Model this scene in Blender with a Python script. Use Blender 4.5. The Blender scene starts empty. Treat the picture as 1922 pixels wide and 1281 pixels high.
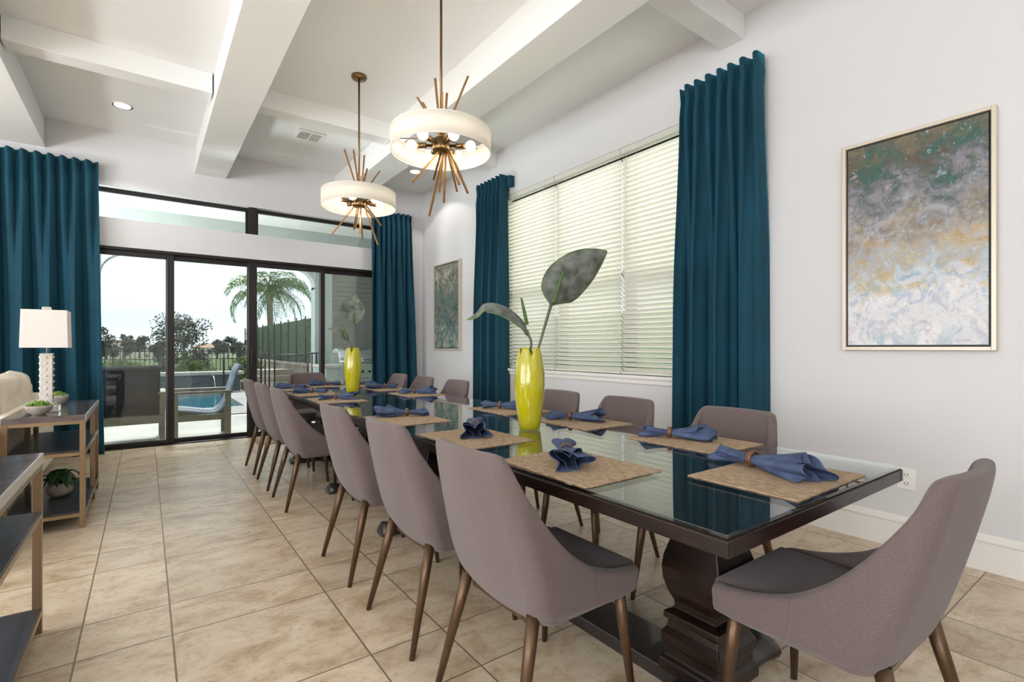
import bpy, math, random
from math import sin, cos, pi, sqrt, radians
from mathutils import Vector, Matrix, noise

# ------------------------------------------------------------------ camera, world, light, exposure
S = bpy.context.scene
C = S.collection
S.view_settings.view_transform = 'Standard'
S.view_settings.look = 'None'
S.view_settings.gamma = 1.0
S.view_settings.use_curve_mapping = False
S.view_settings.exposure = 0.0
EYE = 1.18
cam_d = bpy.data.cameras.new('camera'); cam = bpy.data.objects.new('camera', cam_d); C.objects.link(cam)
cam.location = (0, 0, EYE)
cam.rotation_euler = (pi/2, 0, -math.atan(688/940))
cam_d.sensor_width = 36; cam_d.lens = 940/1922*36
cam_d.shift_y = 12.5/1922
cam_d.clip_end = 2000; cam_d.clip_start = .02
S.camera = cam

W = bpy.data.worlds.new('sky'); S.world = W; W.use_nodes = True
nt = W.node_tree; nt.nodes.clear()
wo = nt.nodes.new('ShaderNodeOutputWorld'); bg = nt.nodes.new('ShaderNodeBackground')
tc = nt.nodes.new('ShaderNodeTexCoord'); mp = nt.nodes.new('ShaderNodeMapping'); mp.inputs['Scale'].default_value = (1.2, 1.2, 6)
no = nt.nodes.new('ShaderNodeTexNoise'); no.inputs['Scale'].default_value = 2.2; no.inputs['Detail'].default_value = 4
cr = nt.nodes.new('ShaderNodeValToRGB'); cr.color_ramp.elements[0].position = .35; cr.color_ramp.elements[1].position = .62
cr.color_ramp.elements[0].color = (.70, .81, .90, 1); cr.color_ramp.elements[1].color = (.93, .96, 1, 1)
nt.links.new(tc.outputs['Generated'], mp.inputs[0]); nt.links.new(mp.outputs[0], no.inputs['Vector'])
nt.links.new(no.outputs['Fac'], cr.inputs[0]); nt.links.new(cr.outputs[0], bg.inputs[0]); nt.links.new(bg.outputs[0], wo.inputs[0])
bg.inputs[1].default_value = 1.5

def lamp(name, kind, loc, power, col=(1, 1, 1), rot=(0, 0, 0), size=None, size_y=None, radius=None, shape=None, angle=None, spread=None):
    d = bpy.data.lights.new(name, kind); o = bpy.data.objects.new(name, d); C.objects.link(o)
    o.location = loc; o.rotation_euler = rot; d.energy = power; d.color = col
    if kind == 'AREA':
        if shape: d.shape = shape
        if size: d.size = size
        if size_y: d.size_y = size_y
        if spread: d.spread = spread
    if radius is not None: d.shadow_soft_size = radius
    if angle is not None: d.angle = angle
    return o
lamp('sun', 'SUN', (0, 20, 20), 4.2, (1, .97, .93), (radians(-51), 0, radians(-8)), angle=radians(12))
# added area lights: daylight fill at two unseen windows, daylight outside the side window
lamp('added_back_window_fill', 'AREA', (-4.0, -3.02, 1.9), 165, (.97, .985, 1), (radians(100), 0, radians(-22)), size=3.4, size_y=2.4, shape='RECTANGLE')
lamp('added_living_window_fill', 'AREA', (-6.05, 1.5, 1.75), 270, (.97, .985, 1), (0, radians(-104), 0), size=2.6, size_y=6.0, shape='RECTANGLE')
lamp('daylight_side_window', 'AREA', (4.9, 3.66, 3.6), 210, (1, .99, .95), (0, radians(38), 0), size=1.8, size_y=3.2, shape='RECTANGLE')

# added unseen upward fill lights for the ceilings; stand-in fixtures are built further down
FILL_UPLIGHTS = [(-3.4, .3, 1.85, 75), (-2.6, -1.3, 1.85, 55), (-3.6, 5.0, 1.85, 120), (1.2, -2.3, 1.85, 40), (-2.35, 9.0, .30, 420)]
for ux, uy, uz, up_ in FILL_UPLIGHTS:
    lamp('added_uplight_fill', 'AREA', (ux, uy, uz+.012), up_, (.97, .985, 1), (radians(180), 0, 0), size=.62, shape='DISK')
# ------------------------------------------------------------------ materials
def lin(c):
    return tuple((x/255/12.92 if x/255 <= .04045 else ((x/255+.055)/1.055)**2.4) for x in c) + (1,)
def pset(b, **k):
    for n, v in k.items():
        n = n.replace('_', ' ')
        if n in b.inputs: b.inputs[n].default_value = v
def mat(name, col, rough=.5, metal=0, var=None, scale=8, stretch=(1, 1, 1), bump=0, bscale=None, bstretch=None, detail=4, coords='Object', **k):
    m = bpy.data.materials.new(name); m.use_nodes = True
    t = m.node_tree; b = t.nodes['Principled BSDF']
    pset(b, Base_Color=lin(col), Roughness=rough, Metallic=metal, **k)
    tcn = t.nodes.new('ShaderNodeTexCoord')
    def nz(sc, st):
        mpn = t.nodes.new('ShaderNodeMapping'); mpn.inputs['Scale'].default_value = st
        n = t.nodes.new('ShaderNodeTexNoise'); n.inputs['Scale'].default_value = sc; n.inputs['Detail'].default_value = detail
        t.links.new(tcn.outputs[coords], mpn.inputs[0]); t.links.new(mpn.outputs[0], n.inputs['Vector']); return n
    if var:
        n = nz(scale, stretch); r = t.nodes.new('ShaderNodeValToRGB')
        r.color_ramp.elements[0].position = .3; r.color_ramp.elements[1].position = .7
        r.color_ramp.elements[0].color = lin(col); r.color_ramp.elements[1].color = lin(var)
        t.links.new(n.outputs['Fac'], r.inputs[0]); t.links.new(r.outputs[0], b.inputs['Base Color'])
    if bump:
        n = nz(bscale or scale, bstretch or stretch); bn = t.nodes.new('ShaderNodeBump'); bn.inputs['Strength'].default_value = bump
        bn.inputs['Distance'].default_value = .01
        t.links.new(n.outputs['Fac'], bn.inputs['Height']); t.links.new(bn.outputs[0], b.inputs['Normal'])
    return m
def glass(name, tint=(.96, .99, .98), rough=0, f0=.04):
    m = bpy.data.materials.new(name); m.use_nodes = True; t = m.node_tree; t.nodes.clear()
    o = t.nodes.new('ShaderNodeOutputMaterial'); tr = t.nodes.new('ShaderNodeBsdfTransparent'); gl = t.nodes.new('ShaderNodeBsdfGlossy')
    ge = t.nodes.new('ShaderNodeNewGeometry'); dt = t.nodes.new('ShaderNodeVectorMath'); dt.operation = 'DOT_PRODUCT'
    t.links.new(ge.outputs['Normal'], dt.inputs[0]); t.links.new(ge.outputs['Incoming'], dt.inputs[1])
    prev = dt.outputs['Value']
    for op, v in (('ABSOLUTE', None), ('SUBTRACT', 'rev'), ('POWER', 5.0), ('MULTIPLY', 1-f0), ('ADD', f0)):   # same reflectance curve on both faces of the pane
        q = t.nodes.new('ShaderNodeMath'); q.operation = op
        if v == 'rev': q.inputs[0].default_value = 1; t.links.new(prev, q.inputs[1])
        else:
            t.links.new(prev, q.inputs[0])
            if v is not None: q.inputs[1].default_value = v
        prev = q.outputs[0]
    mx = t.nodes.new('ShaderNodeMixShader'); tr.inputs[0].default_value = tint + (1,); gl.inputs['Roughness'].default_value = rough
    gl.inputs[0].default_value = (1, 1, 1, 1)
    t.links.new(prev, mx.inputs[0]); t.links.new(tr.outputs[0], mx.inputs[1]); t.links.new(gl.outputs[0], mx.inputs[2]); t.links.new(mx.outputs[0], o.inputs[0])
    return m
def emit(name, col, st):
    m = bpy.data.materials.new(name); m.use_nodes = True; t = m.node_tree; t.nodes.clear()
    o = t.nodes.new('ShaderNodeOutputMaterial'); e = t.nodes.new('ShaderNodeEmission')
    e.inputs[0].default_value = lin(col); e.inputs[1].default_value = st; t.links.new(e.outputs[0], o.inputs[0]); return m
def translucent(name, col, tcol, fac):
    m = bpy.data.materials.new(name); m.use_nodes = True; t = m.node_tree; t.nodes.clear()
    o = t.nodes.new('ShaderNodeOutputMaterial'); d = t.nodes.new('ShaderNodeBsdfDiffuse'); r = t.nodes.new('ShaderNodeBsdfTranslucent')
    mx = t.nodes.new('ShaderNodeMixShader'); mx.inputs[0].default_value = fac
    d.inputs[0].default_value = lin(col); r.inputs[0].default_value = lin(tcol)
    t.links.new(d.outputs[0], mx.inputs[1]); t.links.new(r.outputs[0], mx.inputs[2]); t.links.new(mx.outputs[0], o.inputs[0]); return m

M = {}
M['wall'] = mat('wall_paint', (217, 216, 217), .6, bump=.04, bscale=90)
M['ceil'] = mat('ceiling_paint', (236, 236, 235), .7, bump=.04, bscale=70)
M['trim'] = mat('trim_paint', (238, 234, 229), .35)
M['beam'] = mat('beam_paint', (238, 238, 236), .5)
M['bronze'] = mat('bronze_frame', (38, 33, 32), .4, .3)
M['glass'] = glass('door_glass', (.93, .97, .96))
M['tglass'] = glass('table_glass', (.92, .97, .96), f0=.07)
M['fabric'] = mat('chair_fabric', (114, 99, 97), .95, var=(92, 79, 78), scale=420, bump=.35, bscale=700, detail=2, Sheen_Weight=.2, Sheen_Roughness=.4)
M['seatfab'] = mat('seat_fabric', (104, 91, 91), .95, var=(88, 77, 78), scale=420, bump=.3, bscale=700, detail=2, Sheen_Weight=.15)
M['leg'] = mat('bronze_leg', (100, 76, 55), .36, .55, var=(78, 58, 42), scale=6, stretch=(6, 6, 1))
M['wood'] = mat('dark_mahogany', (34, 17, 11), .34, var=(14, 8, 6), scale=9, stretch=(1, 1, 3), bump=.15, bscale=14, Coat_Weight=.1, Specular_IOR_Level=.35)
M['woodtop'] = mat('table_top_wood', (42, 28, 20), .6, var=(18, 14, 14), scale=26, stretch=(1, .12, 1), Specular_IOR_Level=.08)
M['blackwood'] = mat('black_worn_wood', (28, 24, 24), .35, var=(46, 40, 38), scale=18, stretch=(2, .3, 1), Coat_Weight=.3)
M['brass'] = mat('antique_brass', (176, 134, 82), .3, .9, var=(150, 110, 66), scale=6)
M['brassdark'] = mat('dark_brass', (128, 102, 68), .32, .9)
M['shade'] = translucent('shade_linen', (250, 248, 243), (255, 252, 244), .5)
M['bulb'] = emit('bulb_glow', (255, 236, 205), 9)
M['can'] = emit('downlight_glow', (255, 248, 238), 5)
M['yellow'] = mat('yellow_ceramic', (186, 176, 14), .14, var=(168, 160, 8), scale=14, stretch=(1, 1, .35), bump=.25, bscale=22, Coat_Weight=.7)
M['leafm'] = mat('frosted_leaf', (62, 70, 60), .6, var=(122, 126, 118), scale=22, detail=6)
M['leafedge'] = mat('leaf_rim_green', (98, 124, 52), .55, var=(76, 100, 60), scale=30)
M['stem'] = mat('leaf_stem', (104, 94, 84), .7, var=(84, 92, 68), scale=30)
M['spadix'] = mat('spadix_green', (84, 112, 44), .6, var=(52, 76, 34), scale=120)
M['denim'] = mat('denim_napkin', (46, 57, 84), .9, var=(76, 92, 126), scale=22, bump=.3, bscale=300)
M['ring'] = mat('wooden_ring', (120, 78, 48), .35, var=(80, 48, 28), scale=50)
M['mat'] = mat('bark_placemat', (180, 156, 128), .9, var=(140, 116, 92), scale=46, stretch=(1.5, .8, 1), bump=.5, bscale=90, detail=6)
M['velvet'] = mat('teal_velvet', (0, 57, 75), .85, var=(0, 66, 86), scale=3, Sheen_Weight=.5, Sheen_Roughness=.3)
M['velvet'].node_tree.nodes['Principled BSDF'].inputs['Sheen Tint'].default_value = (.0, .5, .62, 1)
M['slat'] = translucent('blind_slat', (242, 240, 232), (244, 241, 230), .30)
M['cord'] = mat('blind_cord', (232, 229, 218), .8)
M['frame'] = mat('champagne_frame', (216, 204, 186), .35, .2)
M['black'] = mat('black_edge', (20, 20, 20), .5)
M['plate'] = mat('outlet_plastic', (240, 238, 235), .3)
M['slab'] = mat('petrified_wood_top', (118, 104, 100), .16, var=(64, 56, 57), scale=10, stretch=(.5, 2.2, 1), detail=8, Coat_Weight=.5)
M['champ'] = mat('champagne_metal', (146, 122, 94), .3, .65)
M['silver'] = mat('bright_metal', (214, 210, 208), .25, .5)
M['shelf'] = mat('charcoal_shelf', (62, 66, 74), .3, var=(44, 48, 54), scale=5, stretch=(8, 1, 1))
M['lampsh'] = translucent('lampshade_linen', (248, 244, 240), (246, 240, 234), .3)
M['crystal'] = mat('crystal_block', (236, 228, 220), .08, var=(206, 196, 186), scale=30, Coat_Weight=.8, Transmission_Weight=.15)
M['sofa'] = mat('cream_sofa_fabric', (240, 231, 217), .9, var=(232, 221, 205), scale=12, bump=.3, bscale=18)
M['pillow'] = mat('cream_pillow', (244, 234, 218), .9, var=(234, 220, 198), scale=16, bump=.3, bscale=22)
M['clay'] = mat('ribbed_bowl', (172, 164, 154), .6, var=(148, 140, 130), scale=30)
M['soil'] = mat('dark_soil', (40, 32, 26), .95, bump=.8, bscale=80)
M['succ'] = mat('succulent_green', (136, 166, 62), .5, var=(88, 130, 52), scale=30)
M['dkleaf'] = mat('dark_green_leaf', (34, 62, 34), .3, var=(58, 88, 46), scale=14)
M['rug'] = mat('woven_doormat', (168, 150, 124), .95, var=(142, 124, 98), scale=40, stretch=(1, 6, 1), bump=.6, bscale=60)
M['paver'] = mat('patio_paver', (196, 192, 186), .7, var=(176, 172, 166), scale=1.5, detail=6)
M['stucco'] = mat('lanai_stucco', (176, 184, 180), .8, bump=.2, bscale=60)
M['siding'] = mat('grey_siding', (120, 120, 116), .7)
M['water'] = mat('pool_water', (70, 160, 178), .04, var=(46, 130, 156), scale=2, bump=.3, bscale=6)
M['stone'] = mat('pool_stone', (116, 120, 122), .8, var=(88, 92, 96), scale=6, stretch=(1, 1, 5), bump=.4, bscale=20)
M['coping'] = mat('pale_coping', (206, 200, 190), .7, var=(186, 180, 170), scale=6)
M['tanwall'] = mat('tan_block', (184, 172, 154), .8, var=(160, 148, 132), scale=4, stretch=(1, 1, 4), bump=.3, bscale=14)
M['iron'] = mat('black_iron', (26, 30, 32), .5, .3)
M['dkwood'] = mat('patio_greywood', (134, 128, 110), .6, var=(112, 106, 90), scale=8, stretch=(1, 1, 5))
M['sling'] = mat('patio_sling_navy', (20, 27, 40), .75, var=(14, 20, 30), scale=10)
M['slinglt'] = mat('patio_sling_grey', (116, 128, 142), .7, var=(98, 110, 126), scale=60)
M['steel'] = mat('stainless_steel', (200, 202, 205), .22, .9)
M['hedge'] = mat('hedge_green', (112, 146, 98), .8, var=(70, 106, 72), scale=9, bump=1, bscale=16, detail=8)
M['tree'] = mat('tree_leaves', (52, 66, 44), .7, var=(36, 50, 38), scale=3)
M['palm'] = mat('palm_leaves', (120, 152, 84), .5, var=(84, 120, 60), scale=2)
M['trunk'] = mat('trunk_bark', (128, 116, 100), .9, var=(98, 88, 76), scale=4, stretch=(1, 1, 6), bump=.5, bscale=10)
M['lawn'] = mat('far_lawn', (104, 124, 66), .95, var=(78, 98, 54), scale=.3)
M['shrub'] = mat('bright_shrub', (116, 140, 56), .7, var=(78, 102, 44), scale=3)
M['roof'] = mat('far_roof', (150, 138, 128), .9, var=(132, 120, 112), scale=1)
M['housewall'] = mat('far_house_wall', (206, 198, 186), .9)
M['darkpane'] = mat('dark_window_pane', (66, 72, 78), .2)
M['floaty'] = mat('light_blue_vinyl', (112, 176, 214), .3)
# mesh of the pool safety fence: half see-through black net
def netting():
    m = bpy.data.materials.new('black_netting'); m.use_nodes = True; t = m.node_tree; t.nodes.clear()
    o = t.nodes.new('ShaderNodeOutputMaterial'); tr = t.nodes.new('ShaderNodeBsdfTransparent'); d = t.nodes.new('ShaderNodeBsdfDiffuse')
    d.inputs[0].default_value = (.02, .025, .03, 1); mx = t.nodes.new('ShaderNodeMixShader'); mx.inputs[0].default_value = .2
    t.links.new(tr.outputs[0], mx.inputs[1]); t.links.new(d.outputs[0], mx.inputs[2]); t.links.new(mx.outputs[0], o.inputs[0]); return m
M['net'] = netting()

def floor_mat():
    m = bpy.data.materials.new('travertine_tile'); m.use_nodes = True; t = m.node_tree; b = t.nodes['Principled BSDF']
    L = t.links.new
    def N(k, **p):
        n = t.nodes.new(k)
        for a, v in p.items(): setattr(n, a, v)
        return n
    def mth(op, a, bb=None):
        n = N('ShaderNodeMath', operation=op)
        for i, v in enumerate([a] if bb is None else [a, bb]):
            if isinstance(v, (int, float)): n.inputs[i].default_value = v
            else: L(v, n.inputs[i])
        return n.outputs[0]
    tcn = N('ShaderNodeTexCoord'); sp = N('ShaderNodeSeparateXYZ'); L(tcn.outputs['Object'], sp.inputs[0])
    P = .915; A = .305; masks = []; ids = []
    for ax, off in (('X', -.215 + 4*P*1), ('Y', 2.482)):
        s = mth('DIVIDE', mth('SUBTRACT', sp.outputs[ax], off - 20*P), P)
        fl = mth('FLOOR', s); f = mth('MULTIPLY', mth('FRACT', s), P)
        d1 = mth('MINIMUM', f, mth('SUBTRACT', P, f)); d2 = mth('ABSOLUTE', mth('SUBTRACT', f, A))
        masks.append(mth('MINIMUM', d1, d2))
        ids.append(mth('ADD', mth('MULTIPLY', fl, 2), mth('GREATER_THAN', f, A)))
    dist = mth('MINIMUM', masks[0], masks[1])
    g = N('ShaderNodeMapRange'); g.inputs['From Min'].default_value = .0022; g.inputs['From Max'].default_value = .0042
    L(dist, g.inputs['Value'])
    cb = N('ShaderNodeCombineXYZ'); L(ids[0], cb.inputs[0]); L(ids[1], cb.inputs[1])
    wn = N('ShaderNodeTexWhiteNoise', noise_dimensions='3D'); L(cb.outputs[0], wn.inputs['Vector'])
    # offset stone pattern per tile
    vo = N('ShaderNodeVectorMath', operation='SCALE'); L(wn.outputs['Color'], vo.inputs[0]); vo.inputs['Scale'].default_value = 30
    va = N('ShaderNodeVectorMath', operation='ADD'); L(tcn.outputs['Object'], va.inputs[0]); L(vo.outputs[0], va.inputs[1])
    mp1 = N('ShaderNodeMapping'); mp1.inputs['Scale'].default_value = (1.3, 2.1, 1); mp1.inputs['Rotation'].default_value = (0, 0, .35); L(va.outputs[0], mp1.inputs[0])
    n1 = N('ShaderNodeTexNoise'); n1.inputs['Scale'].default_value = 3.6; n1.inputs['Detail'].default_value = 9; n1.inputs['Roughness'].default_value = .68; n1.inputs['Distortion'].default_value = .6
    L(mp1.outputs[0], n1.inputs['Vector'])
    r = N('ShaderNodeValToRGB'); e = r.color_ramp.elements
    e[0].position = .28; e[0].color = lin((156, 130, 102)); e[1].position = .72; e[1].color = lin((218, 203, 180))
    for p, c in ((.42, (188, 166, 138)), (.52, (204, 186, 161))):
        q = e.new(p); q.color = lin(c)
    L(n1.outputs['Fac'], r.inputs[0])
    n2 = N('ShaderNodeTexNoise'); n2.inputs['Scale'].default_value = 38; n2.inputs['Detail'].default_value = 3; L(va.outputs[0], n2.inputs['Vector'])
    r2 = N('ShaderNodeValToRGB'); r2.color_ramp.elements[0].position = .3; r2.color_ramp.elements[0].color = (.72, .66, .58, 1); r2.color_ramp.elements[1].position = .46; r2.color_ramp.elements[1].color = (1, 1, 1, 1)
    L(n2.outputs['Fac'], r2.inputs[0])
    mm = N('ShaderNodeMixRGB', blend_type='MULTIPLY'); mm.inputs[0].default_value = .6; L(r.outputs[0], mm.inputs[1]); L(r2.outputs[0], mm.inputs[2])
    hs = N('ShaderNodeHueSaturation'); L(mm.outputs[0], hs.inputs['Color']); L(mth('ADD', mth('MULTIPLY', wn.outputs['Value'], .2), .92), hs.inputs['Value'])
    mg = N('ShaderNodeMixRGB'); L(g.outputs[0], mg.inputs[0]); mg.inputs[1].default_value = lin((122, 106, 90)); L(hs.outputs[0], mg.inputs[2])
    L(mg.outputs[0], b.inputs['Base Color'])
    rr = N('ShaderNodeMapRange'); L(n1.outputs['Fac'], rr.inputs['Value']); rr.inputs['To Min'].default_value = .22; rr.inputs['To Max'].default_value = .42
    L(rr.outputs[0], b.inputs['Roughness'])
    bn = N('ShaderNodeBump'); bn.inputs['Strength'].default_value = .25; bn.inputs['Distance'].default_value = .004
    ad = mth('ADD', g.outputs[0], mth('MULTIPLY', n2.outputs['Fac'], .25)); L(ad, bn.inputs['Height']); L(bn.outputs[0], b.inputs['Normal'])
    return m
M['floor'] = floor_mat()

def painting_mat(name, seed, stops, rot=0.0):
    # abstract layers: a warped height value picks from bands of pigment, speckled by fine strokes
    m = bpy.data.materials.new(name); m.use_nodes = True; t = m.node_tree; b = t.nodes['Principled BSDF']; L = t.links.new
    b.inputs['Roughness'].default_value = .5
    tcn = t.nodes.new('ShaderNodeTexCoord'); mpn = t.nodes.new('ShaderNodeMapping'); mpn.inputs['Location'].default_value = (seed, seed*1.7, 0)
    L(tcn.outputs['Object'], mpn.inputs[0])
    def nz(sc, det, dist=0, off=0):
        mo = t.nodes.new('ShaderNodeMapping'); mo.inputs['Location'].default_value = (off, off, off); L(mpn.outputs[0], mo.inputs[0])
        n = t.nodes.new('ShaderNodeTexNoise'); n.inputs['Scale'].default_value = sc; n.inputs['Detail'].default_value = det; n.inputs['Distortion'].default_value = dist; n.inputs['Roughness'].default_value = .65
        L(mo.outputs[0], n.inputs['Vector']); return n
    sp = t.nodes.new('ShaderNodeSeparateXYZ'); L(tcn.outputs['Object'], sp.inputs[0])
    def mth(op, a, bb):
        n = t.nodes.new('ShaderNodeMath'); n.operation = op
        for i, v in enumerate((a, bb)):
            if isinstance(v, (int, float)): n.inputs[i].default_value = v
            else: L(v, n.inputs[i])
        return n.outputs[0]
    def ramp(src, st):
        r = t.nodes.new('ShaderNodeValToRGB'); e = r.color_ramp.elements
        e[0].position = st[0][0]; e[0].color = lin(st[0][1]); e[1].position = st[-1][0]; e[1].color = lin(st[-1][1])
        for p, c in st[1:-1]: q = e.new(p); q.color = lin(c)
        L(src, r.inputs[0]); return r.outputs[0]
    def mix(f, a, bb):
        n = t.nodes.new('ShaderNodeMixRGB'); L(f, n.inputs[0]) ; L(a, n.inputs[1]); L(bb, n.inputs[2]); return n.outputs[0]
    h = mth('DIVIDE', sp.outputs['Z'], 1.28)
    big = nz(4.2, 7, .9).outputs['Fac']
    hh = mth('ADD', h, mth('MULTIPLY', mth('SUBTRACT', big, .5), .62))
    base = ramp(hh, stops[0]); alt = ramp(hh, stops[1])
    f1 = ramp(nz(7, 9, 1.0, 3).outputs['Fac'], [(.44, (0, 0, 0)), (.56, (255, 255, 255))])
    col = mix(f1, base, alt)
    f2 = ramp(nz(13, 9, 1.2, 7).outputs['Fac'], [(.5, (0, 0, 0)), (.6, (220, 220, 220))])
    col = mix(f2, col, ramp(hh, stops[2]))
    f3 = ramp(nz(24, 6, 1.5, 11).outputs['Fac'], [(.58, (0, 0, 0)), (.66, (190, 190, 190))])
    col = mix(f3, col, ramp(hh, [(.2, (238, 236, 236)), (.8, (176, 190, 206))]))
    f4 = ramp(nz(30, 6, .5, 17).outputs['Fac'], [(.57, (0, 0, 0)), (.70, (170, 170, 170))])
    col = mix(f4, col, ramp(hh, [(.2, (120, 112, 112)), (.8, (60, 56, 50))]))
    L(col, b.inputs['Base Color'])
    bn = t.nodes.new('ShaderNodeBump'); bn.inputs['Strength'].default_value = .3; bn.inputs['Distance'].default_value = .004
    L(nz(60, 4).outputs['Fac'], bn.inputs['Height']); L(bn.outputs[0], b.inputs['Normal'])
    return m
st_big = [
    [(.05, (228, 226, 226)), (.25, (214, 212, 216)), (.4, (176, 192, 204)), (.5, (184, 164, 130)), (.62, (160, 160, 170)), (.74, (92, 100, 92)), (.84, (36, 92, 82)), (1, (96, 92, 76))],
    [(.05, (180, 196, 204)), (.22, (228, 226, 228)), (.34, (192, 168, 120)), (.46, (168, 172, 182)), (.6, (140, 128, 104)), (.74, (140, 136, 148)), (.86, (84, 74, 62)), (1, (120, 108, 92))],
    [(.1, (196, 186, 204)), (.3, (126, 176, 200)), (.45, (196, 160, 96)), (.6, (116, 112, 120)), (.78, (40, 78, 72)), (1, (126, 112, 74))]]
st_small = [
    [(.05, (60, 96, 100)), (.3, (84, 118, 120)), (.5, (50, 84, 88)), (.7, (130, 140, 130)), (.85, (190, 186, 168)), (1, (90, 100, 90))],
    [(.05, (150, 160, 150)), (.3, (48, 78, 84)), (.5, (104, 122, 112)), (.75, (66, 88, 84)), (1, (150, 146, 128))],
    [(.1, (196, 186, 164)), (.5, (150, 130, 90)), (1, (60, 70, 64))]]

# ------------------------------------------------------------------ mesh helpers
class MB:
    def __init__(s): s.v = []; s.f = []; s.sm = []
    def add(s, vs, fs, smooth=False):
        o = len(s.v); s.v += [tuple(p) for p in vs]
        for f in fs: s.f.append(tuple(i+o for i in f)); s.sm.append(smooth)
        return s
    def box(s, x0, x1, y0, y1, z0, z1, T=None):
        vs = [(x, y, z) for x in (x0, x1) for y in (y0, y1) for z in (z0, z1)]
        if T: vs = [T @ Vector(p) for p in vs]
        return s.add(vs, [(0, 1, 3, 2), (4, 6, 7, 5), (0, 4, 5, 1), (2, 3, 7, 6), (0, 2, 6, 4), (1, 5, 7, 3)])
    def rings(s, rs, closed=True, cap=True, smooth=True):
        n = len(rs[0]); vs = [p for r in rs for p in r]; fs = []
        for i in range(len(rs)-1):
            for j in range(n if closed else n-1):
                k = (j+1) % n
                fs.append((i*n+j, i*n+k, (i+1)*n+k, (i+1)*n+j))
        s.add(vs, fs, smooth)
        if cap and closed:
            o = len(s.v)-len(vs)
            s.f.append(tuple(o+j for j in reversed(range(n)))); s.sm.append(False)
            s.f.append(tuple(o+(len(rs)-1)*n+j for j in range(n))); s.sm.append(False)
        return s
    def tube(s, pts, rad, n=10, cap=True, smooth=True):
        pts = [Vector(p) for p in pts]; rs = []
        if not hasattr(rad, '__len__'): rad = [rad]*len(pts)
        up = None
        for i, p in enumerate(pts):
            d = (pts[min(i+1, len(pts)-1)]-pts[max(i-1, 0)]).normalized()
            if up is None:
                a = Vector((0, 0, 1)) if abs(d.z) < .9 else Vector((1, 0, 0)); up = d.cross(a).normalized()
            up = (up - d*up.dot(d)).normalized(); w = d.cross(up)
            rs.append([p + (up*cos(2*pi*j/n) + w*sin(2*pi*j/n))*rad[i] for j in range(n)])
        return s.rings(rs, cap=cap, smooth=smooth)
    def bar(s, a, b, w, h=None):   # square bar
        h = h or w; a = Vector(a); b = Vector(b); d = (b-a).normalized()
        u = d.cross(Vector((0, 0, 1)) if abs(d.z) < .95 else Vector((0, 1, 0))).normalized(); v = d.cross(u)
        rs = [[p+u*(w/2*i)+v*(h/2*j) for i, j in ((-1, -1), (1, -1), (1, 1), (-1, 1))] for p in (a, b)]
        return s.rings(rs, smooth=False)
    def lathe(s, prof, n=32, c=(0, 0, 0), cap=True, sq=False, mod=None):
        rs = []
        for r, z in prof:
            ring = []
            for j in range(n):
                a = 2*pi*j/n; q = r*(mod(a, z) if mod else 1)
                ring.append((c[0]+q*cos(a), c[1]+q*sin(a), c[2]+z))
            rs.append(ring)
        return s.rings(rs, cap=cap)
    def sq(s, prof, c=(0, 0), hx=1, hy=1, bev=.0):  # stacked square section: (scale, z)
        rs = []
        for r, z in prof:
            a, b = r*hx, r*hy
            rs.append([(c[0]+i*a, c[1]+j*b, z) for i, j in ((-1, -1), (1, -1), (1, 1), (-1, 1))])
        return s.rings(rs, smooth=False)
    def sphere(s, c, r, n=12, sc=(1, 1, 1)):
        rs = []
        for i in range(1, n):
            t = pi*i/n
            rs.append([(c[0]+r*sc[0]*sin(t)*cos(2*pi*j/n), c[1]+r*sc[1]*sin(t)*sin(2*pi*j/n), c[2]-r*sc[2]*cos(t)) for j in range(n)])
        return s.rings(rs)
    def obj(s, name, m, parent=None, loc=None, bevel=0, sub=0, solid=0, bseg=2, auto=False):
        me = bpy.data.meshes.new(name); me.from_pydata(s.v, [], s.f); me.update()
        for p, q in zip(me.polygons, s.sm): p.use_smooth = q
        for mm in (m if isinstance(m, (list, tuple)) else [m]): me.materials.append(mm)
        o = bpy.data.objects.new(name, me); C.objects.link(o)
        if parent: o.parent = parent
        if loc: o.location = loc
        if solid:
            md = o.modifiers.new('solid', 'SOLIDIFY'); md.thickness = solid; md.offset = 0
        if bevel:
            md = o.modifiers.new('bevel', 'BEVEL'); md.width = bevel; md.segments = bseg; md.limit_method = 'ANGLE'; md.angle_limit = radians(40)
        if sub:
            md = o.modifiers.new('sub', 'SUBSURF'); md.levels = sub; md.render_levels = sub
        return o
def thing(name, label, cat, loc=(0, 0, 0), rz=0, group=None):
    o = bpy.data.objects.new(name, None); C.objects.link(o); o.location = loc; o.rotation_euler = (0, 0, rz)
    o.empty_display_size = .1
    return tag(o, label, cat, group)
def tag(o, label, cat, group=None, kind=None):
    o['label'] = label; o['category'] = cat
    if group: o['group'] = group
    if kind: o['kind'] = kind
    return o
def struct(name, mb, m, parent=None, **k):
    o = mb.obj(name, m, parent, **k)
    if not parent: o['kind'] = 'structure'
    return o
def copy_thing(root, loc, rz, label):
    r = root.copy(); C.objects.link(r); r.location = loc; r.rotation_euler = (0, 0, rz); r['label'] = label
    for ch in list(root.children):
        c = ch.copy(); C.objects.link(c); c.parent = r
        for g in list(ch.children):
            d = g.copy(); C.objects.link(d); d.parent = c
    return r
def box1(*a): return MB().box(*a)
def at(px, d, z=None, py=None):   # helper: world point seen at pixel column px at depth d
    l = (px-961)/940*d
    x = .5906*d + .807*l; y = .807*d - .5906*l
    return Vector((x, y, z if z is not None else EYE+(653-py)/940*d))

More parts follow.
